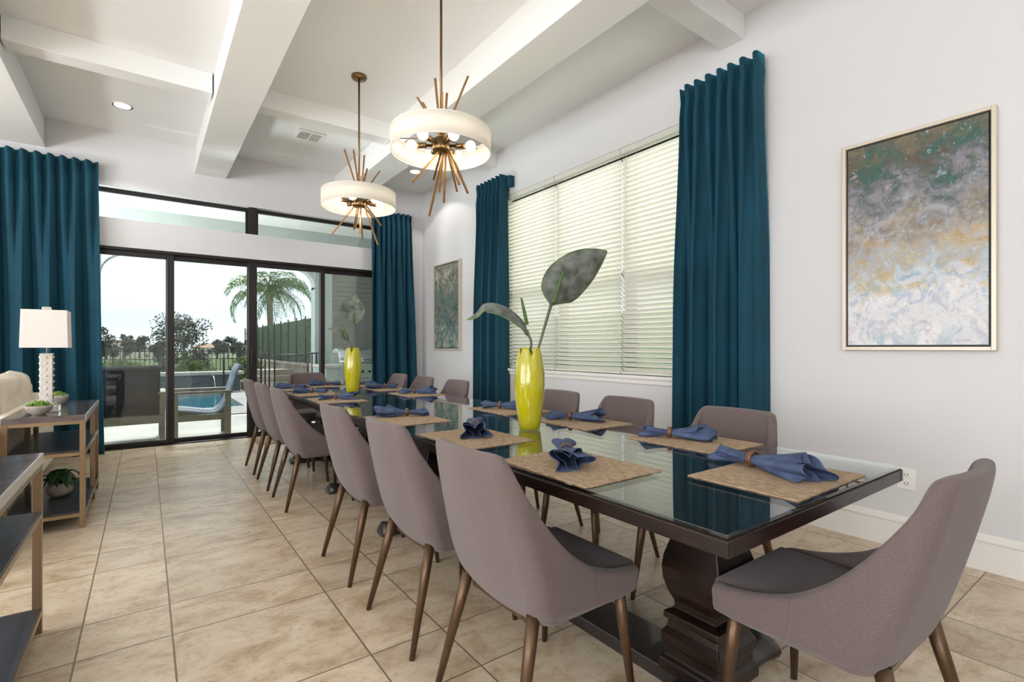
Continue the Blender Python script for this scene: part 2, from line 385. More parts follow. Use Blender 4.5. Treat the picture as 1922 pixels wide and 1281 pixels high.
# ------------------------------------------------------------------ the room
RX = 3.59; FY = 7.33; CZ = 3.655; BX = -6.0; BY = -3.0
fl = struct('floor', box1(BX-.2, RX+.2, BY-.2, FY, -.12, 0), M['floor'])
struct('ceiling', box1(BX-.2, RX+.2, BY-.2, FY+.3, CZ, CZ+.2), M['ceil'])
mb = MB()   # far wall around door and clerestory openings
DX0, DX1, DZ = -.70, 2.95, 2.345; KZ0, KZ1 = 2.67, 3.03
mb.box(BX-.2, DX0, FY, FY+.22, 0, CZ); mb.box(DX1, RX+.2, FY, FY+.22, 0, CZ)
mb.box(DX0, DX1, FY, FY+.22, DZ, KZ0); mb.box(DX0, DX1, FY, FY+.22, KZ1, CZ)
struct('wall_far', mb, M['wall'])
mb = MB(); WY0, WY1, WZ0, WZ1 = 2.25, 5.08, .93, 3.05
mb.box(RX, RX+.22, BY, WY0, 0, CZ); mb.box(RX, RX+.22, WY1, FY, 0, CZ)
mb.box(RX, RX+.22, WY0, WY1, 0, WZ0); mb.box(RX, RX+.22, WY0, WY1, WZ1, CZ)
struct('wall_right', mb, M['wall'])
mb = MB(); mb.box(BX-.2, -5.8, BY-.2, BY, 0, CZ); mb.box(-2.2, RX, BY-.2, BY, 0, CZ); mb.box(-5.8, -2.2, BY-.2, BY, 3.1, CZ); mb.box(-5.8, -2.2, BY-.2, BY, 0, .4)
struct('wall_back', mb, M['wall'])
mb = MB(); mb.box(BX-.2, BX, BY, -1.6, 0, CZ); mb.box(BX-.2, BX, 4.6, FY, 0, CZ); mb.box(BX-.2, BX, -1.6, 4.6, 3.1, CZ); mb.box(BX-.2, BX, -1.6, 4.6, 0, .4)
struct('wall_left', mb, M['wall'])
# ceiling beams (long ones with a wider bottom board, then the shallower cross beams)
k = 0
for x in (-4.36, -2.63, -1.2, .50, 2.2):
    k += 1; mb = MB(); mb.box(x, x+.32, BY, FY, 3.365, CZ); mb.box(x-.012, x+.332, BY, FY, 3.34, 3.37)
    struct('trim_%d' % k, mb, M['beam'], bevel=.003)
for y in (-1.3, 1.98, 5.24):
    k += 1; mb = MB()
    xs = [BX, -4.36, -4.04, -2.63, -2.31, -1.2, -.88, .50, .82, 2.2, 2.52, RX]
    for i in range(0, 12, 2): mb.box(xs[i]+(.012 if i else 0), xs[i+1]-(.012 if i < 10 else 0), y, y+.18, 3.475, CZ)
    struct('trim_%d' % k, mb, M['beam'], bevel=.003)
# baseboards with a stepped moulding
BP = [(0, 0), (.018, 0), (.018, .150), (.026, .156), (.026, .166), (.016, .172), (.014, .186), (.006, .192), (0, .192)]
struct('baseboard_right', MB().rings([[(RX-a, y, b) for a, b in BP] for y in (BY, FY)], smooth=False), M['trim'])
struct('baseboard_far', MB().rings([[(x, FY-a, b) for a, b in BP] for x in (2.98, RX-.03)], smooth=False), M['trim'])
struct('baseboard_left', MB().rings([[(x, FY-a, b) for a, b in BP] for x in (BX, DX0-.03)], smooth=False), M['trim'])

# sliding doors: four panels, dark bronze
def panel(n, x0, x1, y, lw, rw, z0=0, z1=DZ, nm='door'):
    mb = MB(); mb.box(x0, x0+lw, y, y+.045, z0, z1); mb.box(x1-rw, x1, y, y+.045, z0, z1)
    mb.box(x0+lw, x1-rw, y, y+.045, z0, z0+.045); mb.box(x0+lw, x1-rw, y, y+.045, z1-.06, z1)
    o = struct('%s_%d' % (nm, n), mb, M['bronze'], bevel=.003)
    g = box1(x0+lw, x1-rw, y+.019, y+.025, z0+.045, z1-.06).obj('glass_pane', M['glass'], o)
    return o
panel(1, DX0+.03, .285, FY+.06, .07, .07, .015, DZ-.03)
panel(2, .20, 1.15, FY+.11, .085, .06, .015, DZ-.03)
p3 = panel(3, 1.10, 2.08, FY+.06, .10, .06, .015, DZ-.03)
box1(1.125, 1.15, FY+.03, FY+.06, .95, 1.2).obj('door_handle', M['black'], p3, bevel=.005)
panel(4, 2.02, DX1-.03, FY+.11, .06, .07, .015, DZ-.03)
mb = MB(); mb.box(DX0, DX0+.03, FY+.02, FY+.2, 0, DZ); mb.box(DX1-.03, DX1, FY+.02, FY+.2, 0, DZ)
mb.box(DX0, DX1, FY+.02, FY+.2, DZ-.03, DZ); mb.box(DX0, DX1, FY+.01, FY+.2, -.02, .012)
struct('trim_20', mb, M['bronze'])
# clerestory windows
for n, (x0, x1) in enumerate(((DX0, 1.10), (1.19, DX1))):
    mb = MB(); y = FY+.1
    mb.box(x0, x1, y, y+.05, KZ0, KZ0+.02); mb.box(x0, x1, y, y+.05, KZ1-.045, KZ1); mb.box(x0, x0+.03, y, y+.05, KZ0+.02, KZ1-.045); mb.box(x1-.03, x1, y, y+.05, KZ0+.02, KZ1-.045)
    o = struct('window_%d' % (n+1), mb, M['bronze']); box1(x0+.03, x1-.03, y+.02, y+.026, KZ0+.02, KZ1-.045).obj('glass_pane', M['glass'], o)
struct('trim_21', box1(1.10, 1.19, FY+.03, FY+.17, KZ0, KZ1), M['bronze'])

# side window: bronze sashes and glass behind blinds, sill and apron
mb = MB(); x = RX+.135
for a, b in ((WY0, 3.19), (3.19, 4.14), (4.14, WY1)):
    mb.box(x, x+.05, a, a+.05, WZ0, WZ1); mb.box(x, x+.05, b-.05, b, WZ0, WZ1)
    mb.box(x, x+.05, a+.05, b-.05, WZ0, WZ0+.05); mb.box(x, x+.05, a+.05, b-.05, WZ1-.05, WZ1); mb.box(x, x+.05, a+.05, b-.05, 1.87, 1.92)
o = struct('window_3', mb, M['bronze']); box1(x+.02, x+.026, WY0+.05, WY1-.05, WZ0+.05, WZ1-.05).obj('glass_pane', M['glass'], o)
mb = MB(); mb.box(RX-.045, RX+.13, WY0-.05, WY1+.05, WZ0-.03, WZ0); mb.box(RX-.02, RX, WY0-.03, WY1+.03, WZ0-.075, WZ0-.03)
struct('trim_22', mb, M['trim'], bevel=.004)
def blind(y0, y1, label):
    x = RX+.045
    t = thing('window_blind', label, 'blind', (x, (y0+y1)/2, WZ0), 0, 'slatted blinds in the side window')
    w = (y1-y0)/2-.006; H = WZ1-WZ0
    MB().box(-.035, .03, -w, w, H-.055, H).obj('headrail', M['slat'], t)
    box1(-.03, .022, -w, w, .004, .026).obj('bottom_rail', M['slat'], t, bevel=.003)
    mb = MB(); n = int((H-.09)/.0445); a = radians(43)
    for i in range(n):
        z = .045+i*.0445; hw = .026; dz = hw*sin(a); dx = hw*cos(a); cxx = .004*sin(a)
        # inner edge up, slight crown
        vs = []
        for yy in (-w, w):
            vs += [(-dx, yy, z+dz), (-cxx, yy, z-.003), (dx, yy, z-dz), (dx-.001, yy, z-dz+.0022), (-cxx+.0012, yy, z+.0002), (-dx+.001, yy, z+dz+.0022)]
        mb.add(vs, [(0, 1, 7, 6), (1, 2, 8, 7), (2, 3, 9, 8), (3, 4, 10, 9), (4, 5, 11, 10), (5, 0, 6, 11), (5, 4, 1, 0), (4, 3, 2, 1), (6, 7, 10, 11), (7, 8, 9, 10)])
    mb.obj('slats', M['slat'], t)
    for yy in (-w*.62, w*.62):
        MB().tube([(-.03, yy, .02), (-.03, yy, H-.05)], .0014, 5).obj('ladder_cord', M['cord'], t)
    MB().tube([(-.042, w*.86, 1.05), (-.042, w*.86, H-.05)], .002, 5).obj('pull_cord', M['cord'], t)
    return t
blind(2.25, 3.195, 'cream slatted blind panel nearest the large abstract painting')
blind(3.195, 4.14, 'cream slatted blind panel in the middle of the side window')
blind(4.14, 5.08, 'cream slatted blind panel beside the curtain at the far end of the window')

# ------------------------------------------------------------------ curtains
def curtain(p0, p1, nrm, z1, folds, label, amp=.035, flare=(0, 0), seed=0, ret=None):
    p0 = Vector((*p0, 0)); p1 = Vector((*p1, 0)); nrm = Vector((*nrm, 0)); mid = (p0+p1)/2
    rnd = random.Random(seed); ph = [rnd.random()*6 for _ in range(8)]
    nu, nv = folds*14, 30; rs = []
    for j in range(nv+1):
        v = j/nv; z = v*z1; row = []
        fl0 = flare[0]*(1-v)**1.3; fl1 = flare[1]*(1-v)**1.3
        for i in range(nu+1):
            u = i/nu
            th = 2*pi*folds*u + .5*sin(2.3*u*6+ph[0])*(.6+.4*(1-v))
            low = sin(2*pi*(folds*.5)*u+ph[1]+.4*v)+.4*sin(2*pi*folds*.31*u+ph[4]-1.1*v)
            w_ = min(1, max(0, (v-.45)/.5)); w_ = w_*w_*(3-2*w_)
            a = amp*((.22+.40*w_)*sin(th) + (1-w_)*1.0*sin(th/2+ph[2]+.5*sin(3*u+ph[5])) + .12*low*(1-w_))
            pinch = .012*math.exp(-((v-.965)/.012)**2)*(1+sin(th))
            p = p0.lerp(p1, u); p = p + (p0-p1).normalized()*fl0*(1-u) + (p1-p0).normalized()*fl1*u
            p = p + nrm*(a - pinch) + (p1-p0).normalized()*.010*sin(th*2+ph[3]+v)*(.5+.5*(1-v))
            zz = z + (.004*sin(th+1) if j == nv else 0) + (.004 if j == 0 else 0)
            row.append(p - mid + Vector((0, 0, zz)))
        if ret is not None:   # the cloth turns back to the wall at one end
            e = row[-1] if ret > 0 else row[0]
            back = [e - nrm*(.075*q/3) for q in range(1, 4)]
            row = row + back if ret > 0 else back[::-1] + row
        rs.append(row)
    mb = MB(); mb.rings(rs, closed=False)
    o = mb.obj('velvet_curtain', M['velvet'], None, (mid.x, mid.y, 0), solid=.004)
    return tag(o, label, 'curtain', 'teal velvet curtains')
curtain((3.46, 1.80), (3.46, 2.44), (-1, 0), 3.245, 7, 'teal velvet curtain hanging between the window blinds and the large abstract painting', .072, (.02, .02), 1, -1)
curtain((3.47, 4.93), (3.47, 5.52), (-1, 0), 3.265, 7, 'teal velvet curtain at the far end of the side window beside the small painting', .066, (0, .03), 2, -1)
curtain((2.70, 7.2), (3.34, 7.2), (0, -1), 3.225, 8, 'teal velvet curtain in the room corner to the right of the glass doors', .068, (.0, .10), 3, 1)
curtain((-2.1, 7.2), (-.43, 7.2), (0, -1), 3.24, 16, 'wide teal velvet curtain left of the glass doors behind the sofa and table lamp', .072, (.0, .05), 4, 1)
# the boards the curtains hang from
for nm, a in (('trim_23', (RX-.08, RX, 1.86, 2.42)), ('trim_24', (RX-.08, RX, 4.96, 5.45)), ('trim_25', (2.74, 3.3, FY-.08, FY)), ('trim_26', (-2.05, -.47, FY-.08, FY))):
    struct(nm, box1(*a, 3.16, 3.2), M['wall'])
box1(-.07, .055, -.035, .035, 0, .15)
t = tag(box1(-.075, .0, -.02, .035, 0, .13).obj('curtain_return', M['velvet'], None, (RX-.001, 4.87, 3.12), bevel=.006), 'teal cloth-covered curtain board end projecting over the window blinds', 'curtain board')

# ------------------------------------------------------------------ downlights, vent, outlets
def can(x, y, label):
    t = thing('recessed_downlight', label, 'ceiling light', (x, y, CZ), 0, 'recessed ceiling lights')
    MB().lathe([(.085, -.006), (.095, -.004), (.095, 0), (.07, 0), (.07, -.006)], 28, cap=False).obj('trim_ring', M['trim'], t)
    MB().lathe([(.001, -.004), (.072, -.004)], 28, cap=False).obj('lens', M['can'], t)
    lamp('downlight_lamp', 'SPOT', (x, y, CZ-.02), 26, (1, .95, .88), (0, 0, 0), radius=.06).data.spot_size = radians(120)
can(-.19, 6.48, 'recessed ceiling light in the bay left of the long beam')
can(3.056, 6.48, 'recessed ceiling light near the corner above the small painting')
t = thing('ceiling_vent', 'white square air vent in the ceiling right of the long beam', 'vent', (1.547, 6.12, CZ))
mb = MB(); mb.box(-.15, .15, -.15, -.12, -.012, 0); mb.box(-.15, .15, .12, .15, -.012, 0); mb.box(-.15, -.12, -.12, .12, -.012, 0); mb.box(.12, .15, -.12, .12, -.012, 0)
mb.obj('vent_frame', M['trim'], t, bevel=.002)
box1(-.12, .12, -.12, .12, -.003, -.001).obj('dark_duct', M['darkpane'], t)
mb = MB()
for i in range(7):
    y = -.105+i*.035
    mb.box(-.12, -.005, y-.006, y+.006, -.011, -.008) ; mb.box(.005, .12, y-.007, y+.007, -.011, -.008)
mb.box(-.006, .006, -.12, .12, -.012, -.006); mb.box(-.12, .12, -.006, .006, -.012, -.006)
mb.obj('louvres', M['trim'], t)
t = thing('wall_outlet', 'white double electrical outlet low on the right wall behind the table end', 'outlet', (RX, 1.0, .352))
box1(-.006, 0, -.043, .043, 0, .122).obj('cover_plate', M['plate'], t, bevel=.002)
for z in (.035, .087):
    q = MB().box(-.0085, -.006, -.017, .017, z-.015, z+.015).obj('socket', M['trim'], t, bevel=.002)
    mb = MB(); mb.box(-.0095, -.0084, -.009, -.006, z-.005, z+.006); mb.box(-.0095, -.0084, .006, .009, z-.005, z+.006); mb.box(-.0095, -.0084, -.002, .002, z-.012, z-.008)
    mb.obj('slots', M['black'], q)

# ------------------------------------------------------------------ paintings
def painting(y0, y1, z0, z1, label, m, grp=None):
    t = thing('abstract_painting', label, 'painting', (RX-.0, (y0+y1)/2, z0), 0)
    w = (y1-y0)/2; h = z1-z0; f = .02; d = .045
    mb = MB(); mb.box(-d, 0, -w, -w+f, 0, h); mb.box(-d, 0, w-f, w, 0, h); mb.box(-d, 0, -w+f, w-f, 0, f); mb.box(-d, 0, -w+f, w-f, h-f, h)
    mb.obj('picture_frame', M['frame'], t, bevel=.002)
    box1(-.02, -.002, -w+f, w-f, f, h-f).obj('backing', M['black'], t)
    g = .011
    box1(-.036, -.02, -w+f+g, w-f-g, f+g, h-f-g).obj('canvas', m, t)
    return t
painting(.61, 1.32, 1.165, 2.44, 'large abstract painting in teal, ochre and white to the right of the side window', painting_mat('big_canvas_paint', 4.1, st_big))
painting(6.10, 6.88, 1.15, 2.43, 'small-looking dark teal abstract painting between the two far curtains', painting_mat('small_canvas_paint', 9.3, st_small))

# ------------------------------------------------------------------ dining tables
TZ = .76
def pedestal(t, x, y):
    prof = [(1.18, .0), (1.18, .03), (1.02, .045), (1.02, .075), (1.12, .08), (1.12, .105), (.9, .12), (.78, .14), (.78, .16), (.86, .165), (.86, .18), (.74, .19)]
    prof = [(1.22, .06), (1.22, .10), (1.08, .115), (1.08, .15), (1.16, .155), (1.16, .19), (1.02, .21), (.98, .235), (1.1, .24), (1.1, .262), (.82, .275),
            (.84, .30), (1.0, .335), (1.12, .38), (1.15, .42), (1.10, .46), (.98, .50), (.86, .54), (.80, .575), (.80, .60), (1.0, .605), (1.0, .625), (.92, .63), (.92, .65), (1.12, .66), (1.16, .672), (1.26, .678), (1.26, .698), (1.4, .703), (1.4, TZ-.041)]
    return MB().sq(prof, (x, y), .098, .096).obj('pedestal', M['wood'], t, bevel=.005)
def foot(t, x, y):
    rs = []
    for i in range(25):
        s = -1+2*i/24; xx = x+s*.385
        e = abs(s); h = .045 + .02*(1-e)**.5 + .022*math.exp(-((e-.9)/.1)**2); w = .06+.02*math.exp(-((e-.92)/.09)**2)
        if e > .98: h *= .8; w *= .75
        rs.append([(xx, y+w*cos(a)*(1), max(0, h/2+h/2*1.25*sin(a))) for a in [2*pi*q/14 for q in range(14)]])
    return MB().rings(rs).obj('foot', M['blackwood'], t)
def table(x0, x1, y0, y1, peds, label):
    cx, cy = (x0+x1)/2, (y0+y1)/2
    t = thing('dining_table', label, 'table', (cx, cy, 0), 0, 'dark wood dining tables set end to end'); wx, wy = (x1-x0)/2, (y1-y0)/2
    box1(-wx+.002, wx-.002, -wy+.002, wy-.002, TZ-.040, TZ-.0).obj('tabletop', M['woodtop'], t, bevel=.004)
    # edge band
    mb = MB(); mb.box(-wx, -wx+.028, -wy, wy, TZ-.042, TZ-.003); mb.box(wx-.028, wx, -wy, wy, TZ-.042, TZ-.003)
    mb.box(-wx+.028, wx-.028, -wy, -wy+.028, TZ-.042, TZ-.003); mb.box(-wx+.028, wx-.028, wy-.028, wy, TZ-.042, TZ-.003)
    mb.obj('edge_band', M['wood'], t, bevel=.003)
    g = box1(-wx+.004, wx-.004, -wy+.004, wy-.004, TZ+.001, TZ+.010).obj('glass_top', M['tglass'], t, bevel=.0015)
    for sx in (-1, 1):
        for sy in (-1, 1):
            MB().lathe([(.012, 0), (.012, .0012)], 16, (sx*(wx-.1), sy*(wy-.1), TZ-.0001)).obj('bumper_pad', M['tglass'], t)
    for py in peds: pedestal(t, 0, py-cy); foot(t, 0, py-cy)
    if len(peds) > 1:
        box1(-.1, .1, peds[0]-cy, peds[-1]-cy, .0, .055).obj('stretcher', M['blackwood'], t, bevel=.006)
        box1(-.03, .03, peds[0]-cy+.14, peds[-1]-cy-.14, TZ-.12, TZ-.042).obj('apron_rail', M['wood'], t, bevel=.004)
    return t
TX0, TX1 = 1.02, 2.12; TCX = 1.57
table(TX0, TX1, .60, 3.885, (.997, 3.02), 'long dark wood pedestal dining table with glass top, nearest the camera')
table(TX0+.0, TX1-.0, 3.90, 5.70, (4.15, 5.45), 'shorter dark wood dining table behind the long one, nearest the sliding doors')
GT = TZ+.010   # glass surface

# ------------------------------------------------------------------ dining chairs
def make_chair(loc, rz, label):
    t = thing('dining_chair', label, 'chair', loc, rz, 'mauve-grey upholstered dining chairs')
    # shell: U in plan with tapering back; local +X is forward
    def ub(z):   # outer back line, metres forward of the top of the back
        pts = [(.37, .155), (.42, .125), (.5, .097), (.6, .068), (.7, .042), (.8, .018), (.9, 0)]
        for (a, b), (c, d) in zip(pts, pts[1:]):
            if z <= c: return b+(d-b)*max(0, (z-a))/(c-a)
        return 0
    def wd(z):
        if z < .38: return .232
        if z < .5: return .232+(z-.38)/.12*.02
        return .252-(z-.5)/.38*.046
    def H(p):
        pts = [(0, .883), (.02, .882), (.045, .873), (.062, .845), (.082, .79), (.11, .725), (.16, .64), (.22, .57), (.29, .522), (.37, .492), (.45, .474), (.60, .458)]
        for (a, b), (c, d) in zip(pts, pts[1:]):
            if p <= c: return b+(d-b)*(p-a)/(c-a)
        return .458
    # plan path of the U at full size: p forward, q lateral(-1..1 in width units)
    path = []
    R = .068; HW = .25; Lf = .585
    for i in range(13): path.append((Lf-(Lf-R-.02)*i/12, -HW))
    for i in range(1, 8):
        a = pi/2*i/8; path.append((.02+R-R*sin(a), -HW+R-R*cos(a)))
    nb = 9
    for i in range(nb+1):
        y = -HW+R+(2*HW-2*R)*i/nb; path.append((.02-.02*cos(pi*y/(2*(HW-R)))*1.0, y))
    for i in range(7, 0, -1):
        a = pi/2*i/8; path.append((.02+R-R*sin(a), HW-R+R*cos(a)))
    for i in range(12, -1, -1): path.append((Lf-(Lf-R-.02)*i/12, HW))
    def pt(p, q, z):
        u = ub(z) + p*(Lf-ub(z))/Lf
        front = max(0, p-.45)/.135
        z2 = z
        return Vector((-.30+u, q/HW*wd(z)*(1-.05*front**2), z2))
    nv = 16; out = []; inn = []; TH = .042
    pts2 = [(Vector((a, b))) for a, b in path]
    norms = []
    for i in range(len(pts2)):
        a = pts2[max(0, i-1)]; b = pts2[min(len(pts2)-1, i+1)]; d = (b-a).normalized(); norms.append(Vector((d.y*-1, d.x)) )
    # make normals point inwards
    cen = Vector((.35, 0))
    norms = [n if n.dot(cen-p) > 0 else -n for n, p in zip(norms, pts2)]
    rings = []
    for (p, q), n in zip(path, norms):
        zt = H(p); zb = .372; r = []
        for j in range(nv+1):
            v = j/nv; z = zb+(zt-.018-zb)*v; th = 0 if v > .08 else .012*(1-v/.08)
            r.append(pt(p+n.x*th, q+n.y*th, z))
        th = TH
        # rounded lip
        for a in (35, 70, 110, 145):
            o = (1-cos(radians(a)))/2*th; r.append(pt(p+n.x*o, q+n.y*o, zt-.018+.018*sin(radians(a))))
        for j in range(nv, -1, -1):
            v = j/nv; z = zb+(zt-.018-zb)*v; r.append(pt(p+n.x*th, q+n.y*th, z))
        rings.append(r)
    mb = MB(); mb.rings(rings, closed=True, cap=True)
    mb.obj('upholstered_shell', M['fabric'], t, sub=1)
    for k_ in (7, len(rings)-8): MB().tube([Vector(p)*1 for p in rings[k_][1:nv+3]], .0011, 5).obj('side_seam', M['seatfab'], t)
    # under-panel closing the bottom, and the seat cushion
    def slab(off, z0, z1, xf, rnd, nm, m, crown=0):
        pl = [(p+n.x*off, q+n.y*off) for (p, q), n in zip(path, norms)]
        pl = [(min(p, xf), q) for p, q in pl]
        cx = .32
        rs = []
        for s, z in ((1-rnd*2.2, z0), (1-rnd*.6, z0+.006), (1, z0+.02), (1, z1-.02), (1-rnd*.6, z1-.006), (1-rnd*2.2, z1), (.5, z1+crown*.8), (.12, z1+crown)):
            rs.append([pt(cx+(p-cx)*s, q*s, z) if nm != 'seat_cushion' else Vector((-.30+.13*(1-(cx+(p-cx)*s)/Lf)+(cx+(p-cx)*s)*1.0, q*s*.985, z)) for p, q in pl])
        mb = MB(); mb.rings(rs, closed=True, cap=True); return mb.obj(nm, m, t)
    slab(.006, .368, .42, .578, .02, 'seat_base', M['fabric'])
    slab(.046, .40, .468, .585, .03, 'seat_cushion', M['seatfab'], .012)
    # legs with splay, and an under-frame
    for sx, sy in ((-1, -1), (-1, 1), (1, -1), (1, 1)):
        a = Vector((-.135 if sx < 0 else .225, sy*.182, .40)); b = Vector((-.235 if sx < 0 else .25, sy*.228, 0))
        MB().tube([a, a.lerp(b, .3), b], [.0205, .0185, .0105], 14).obj('leg', M['leg'], t)
    mb = MB(); mb.box(-.13, .20, -.16, .16, .358, .372)
    mb.obj('under_frame', M['leg'], t)
    return t
LX, RXC = 1.045, 2.095
left = [(1.32, 'dining chair on the left side of the table, nearest the camera'),
        (1.975, 'second dining chair from the camera along the left side of the table'),
        (2.69, 'third dining chair from the camera on the left, just before the gap in the row'),
        (4.07, 'left side dining chair just beyond the gap, nearest of the far three'),
        (4.74, 'left side dining chair in the middle of the far group of three'),
        (5.385, 'left side dining chair closest to the sliding glass doors')]
right = [(1.335, 0, 'dining chair on the window side, in front of the big teal curtain'),
         (2.02, 0, 'dining chair on the window side below the right end of the blinds'),
         (2.63, 0, 'dining chair on the window side half hidden by the near yellow vase'),
         (4.05, 0, 'window side dining chair just left of the far window curtain'),
         (4.74, 0, 'window side dining chair, middle of the three below the small painting'),
         (5.37, 0, 'window side dining chair closest to the room corner curtain')]
ch0 = make_chair((LX, left[0][0], 0), 0, left[0][1])
jit = random.Random(5)
for y, lb in left[1:]: copy_thing(ch0, (LX, y, 0), 0, lb)
for y, _, lb in right: copy_thing(ch0, (RXC, y, 0), pi, lb)
copy_thing(ch0, (1.632, .590, 0), pi/2, 'dining chair at the near end of the table, large at the right edge').scale = (1.03, 1.03, 1.008)
copy_thing(ch0, (1.55, 6.02, 0), -pi/2, 'dining chair at the far head of the table before the sliding doors')

# ------------------------------------------------------------------ place settings
def napkin_mesh(seed):
    r = random.Random(seed); ph = [r.random()*6.28 for _ in range(6)]; k = r.choice([3, 4, 5])
    def loft(x0, x1, r0, r1, flat, wave, kk, phs, curl=0, n=48, m=16, rag=0):
        rs = []
        for i in range(m+1):
            s = i/m; R = r0+(r1-r0)*s**.8; ring = []
            for j in range(n):
                a = 2*pi*j/n
                w = 1+wave*s*(sin(kk*a+phs+1.5*s)+.35*sin((kk+2)*a-phs))
                q = R*w; x = x0+(x1-x0)*(s+rag*s*s*.12*sin(2*a+phs))
                ring.append((x, q*cos(a), q*flat*sin(a)+curl*s*s))
            rs.append(ring)
        return rs
    L = []
    L.append(loft(0, .155, .015, .052, .62, .30, k, ph[0], .0, rag=1.4))
    L.append(loft(0, .135, .011, .034, .75, .45, 3, ph[1], .006, rag=1.8))
    L.append(loft(0, -.105, .015, .032, .6, .32, 3, ph[2], 0, rag=1.4))
    L.append(loft(0, -.085, .009, .019, .7, .4, 2, ph[3], .003, rag=1.2))
    mb = MB()
    for rs in L: mb.rings([[Vector(p) for p in q] for q in rs], cap=False)
    for i, (x, y, z) in enumerate(mb.v):   # settle onto the table
        zz = z+.02; zz = zz if zz > 0 else zz*.08
        mb.v[i] = (x, y, max(.0012, zz+.002))
    return mb
def napkin(x, y, z, rz, seed, label, sc=1):
    t = thing('napkin', label, 'napkin', (x, y, z), rz, 'blue napkins in wooden rings'); t.scale = (sc, sc, sc)
    napkin_mesh(seed).obj('folded_cloth', M['denim'], t, solid=.0016)
    rs = []
    for i in range(20):
        a = 2*pi*i/20; c = Vector((0, cos(a)*.0195, .0235+sin(a)*.0195)); d = Vector((0, cos(a), sin(a)))
        rs.append([c+d*.003*cos(b)+Vector((1, 0, 0))*.0085*sin(b) for b in [2*pi*q/8 for q in range(8)]])
    rs.append(rs[0]); MB().rings(rs, cap=False).obj('napkin_ring', M['ring'], t)
def placemat(x, y, w, l, rz, label, seed):
    r = random.Random(seed); n = 26; top = []
    for i in range(n): top.append((-w/2+w*i/n, -l/2+r.uniform(-.0015, .0015)))
    for i in range(n): top.append((w/2+r.uniform(-.0015, .0015), -l/2+l*i/n))
    for i in range(n): top.append((w/2-w*i/n, l/2+r.uniform(-.0015, .0015)))
    for i in range(n): top.append((-w/2+r.uniform(-.0015, .0015), l/2-l*i/n))
    mb = MB(); mb.rings([[(a, b, z) for a, b in top] for z in (0, .0035)], smooth=False)
    o = mb.obj('placemat', M['mat'], None, (x, y, GT+.0004)); o.rotation_euler = (0, 0, rz)
    tag(o, label, 'placemat', 'woven tan placemats')
cases = []
ordn = {0: 'nearest the camera', 1: 'second from the camera', 2: 'third from the camera'}
lrot = [-128, -122, 150, -20, 150, 150]; nl = [(1.25, 1.37), (1.29, 2.06), (1.25, 2.76), (1.2, 3.98), (1.2, 4.66), (1.2, 5.3)]; nr = [(1.905, 1.40), (1.92, 2.07), (1.90, 2.73), (1.92, 4.08), (1.92, 4.76), (1.92, 5.38)]
lpos = ['nearest the camera on the left side', 'second from the camera on the left side', 'third from the camera on the left side, before the chair gap',
        'on the left side just beyond the chair gap', 'on the left side second from the glass doors', 'on the left side closest to the glass doors']
ly = [1.27, 1.94, 2.67, 3.98, 4.66, 5.3]; ry = [1.30, 2.0, 2.68, 4.06, 4.74, 5.38]
rpos = ['on the window side before the big teal curtain', 'on the window side right of the near yellow vase', 'on the window side left of the near yellow vase',
        'on the window side below the far window curtain', 'on the window side below the small painting', 'on the window side closest to the room corner']
for i in range(6):
    placemat(1.205, ly[i], .345, .45, 0, 'tan woven placemat ' + lpos[i], i)
    napkin(*nl[i], GT+.0045, radians(lrot[i]), 20+i, 'blue napkin ' + lpos[i], 1.2 if i < 2 else 1.05)
rrot = [-60, -55, -50, -36, 150, 150]
for i in range(6):
    placemat(1.93, ry[i], .345, .45, 0, 'tan woven placemat ' + rpos[i], 30+i)
    napkin(*nr[i], GT+.0045, radians(rrot[i]), 40+i*3, 'blue napkin ' + rpos[i], 1.1)
placemat(1.625, .79, .46, .335, 0, 'tan woven placemat at the near head of the table', 50)
napkin(1.655, .885, GT+.0045, radians(-100), 71, 'blue napkin fanned out at the near head of the table', 1.3)
placemat(1.57, 5.50, .46, .335, 0, 'tan woven placemat at the far head of the table', 51)
napkin(1.58, 5.50, GT+.0045, radians(160), 72, 'blue napkin at the far head of the table', 1.1)

# ------------------------------------------------------------------ vases with leaves
def vase(x, y, label):
    H = .41
    prof = [(.048, 0), (.052, .004), (.06, .05), (.0715, .13), (.0785, .22), (.0765, .28), (.070, .33), (.062, .375), (.056, .40), (.053, .41)]
    n = 64; rs = []
    def ring(r, z, top, s=1):
        return [((r*(1+.012*sin(5*a+z*14)))*cos(a), (r*(1+.012*sin(5*a+z*14)))*sin(a), z-(top*(abs(sin(2.5*a+.4))**8)*.04)) for a in [2*pi*j/n for j in range(n)]]
    for r, z in prof: rs.append(ring(r, z, max(0, (z-.30)/.11)))
    for r, z in reversed(prof[3:]): rs.append(ring(r-.006, max(.012, z-.001), max(0, (z-.30)/.11)))
    rs.append(ring(.05, .02, 0))
    mb = MB(); mb.rings(rs, cap=True)
    o = mb.obj('yellow_vase', M['yellow'], None, (x, y, GT+.0005)); return tag(o, label, 'vase', 'yellow vases')
def leaf_mesh(mid, side, wid, cup=.25, nw=10, wave=.0, seed=0):
    n = len(mid); rs = []
    for i, p in enumerate(mid):
        p = Vector(p); d = (Vector(mid[min(n-1, i+1)])-Vector(mid[max(0, i-1)])).normalized()
        s = side[i] if isinstance(side, list) else side
        s = (Vector(s)-d*Vector(s).dot(d)).normalized(); nr = d.cross(s); row = []
        for j in range(-nw, nw+1):
            v = j/nw; row.append(p+s*wid[i]*v+nr*(wid[i]*cup*v*v+wave*sin(i*.9+v*2+seed)*abs(v)))
        rs.append(row)
    return rs
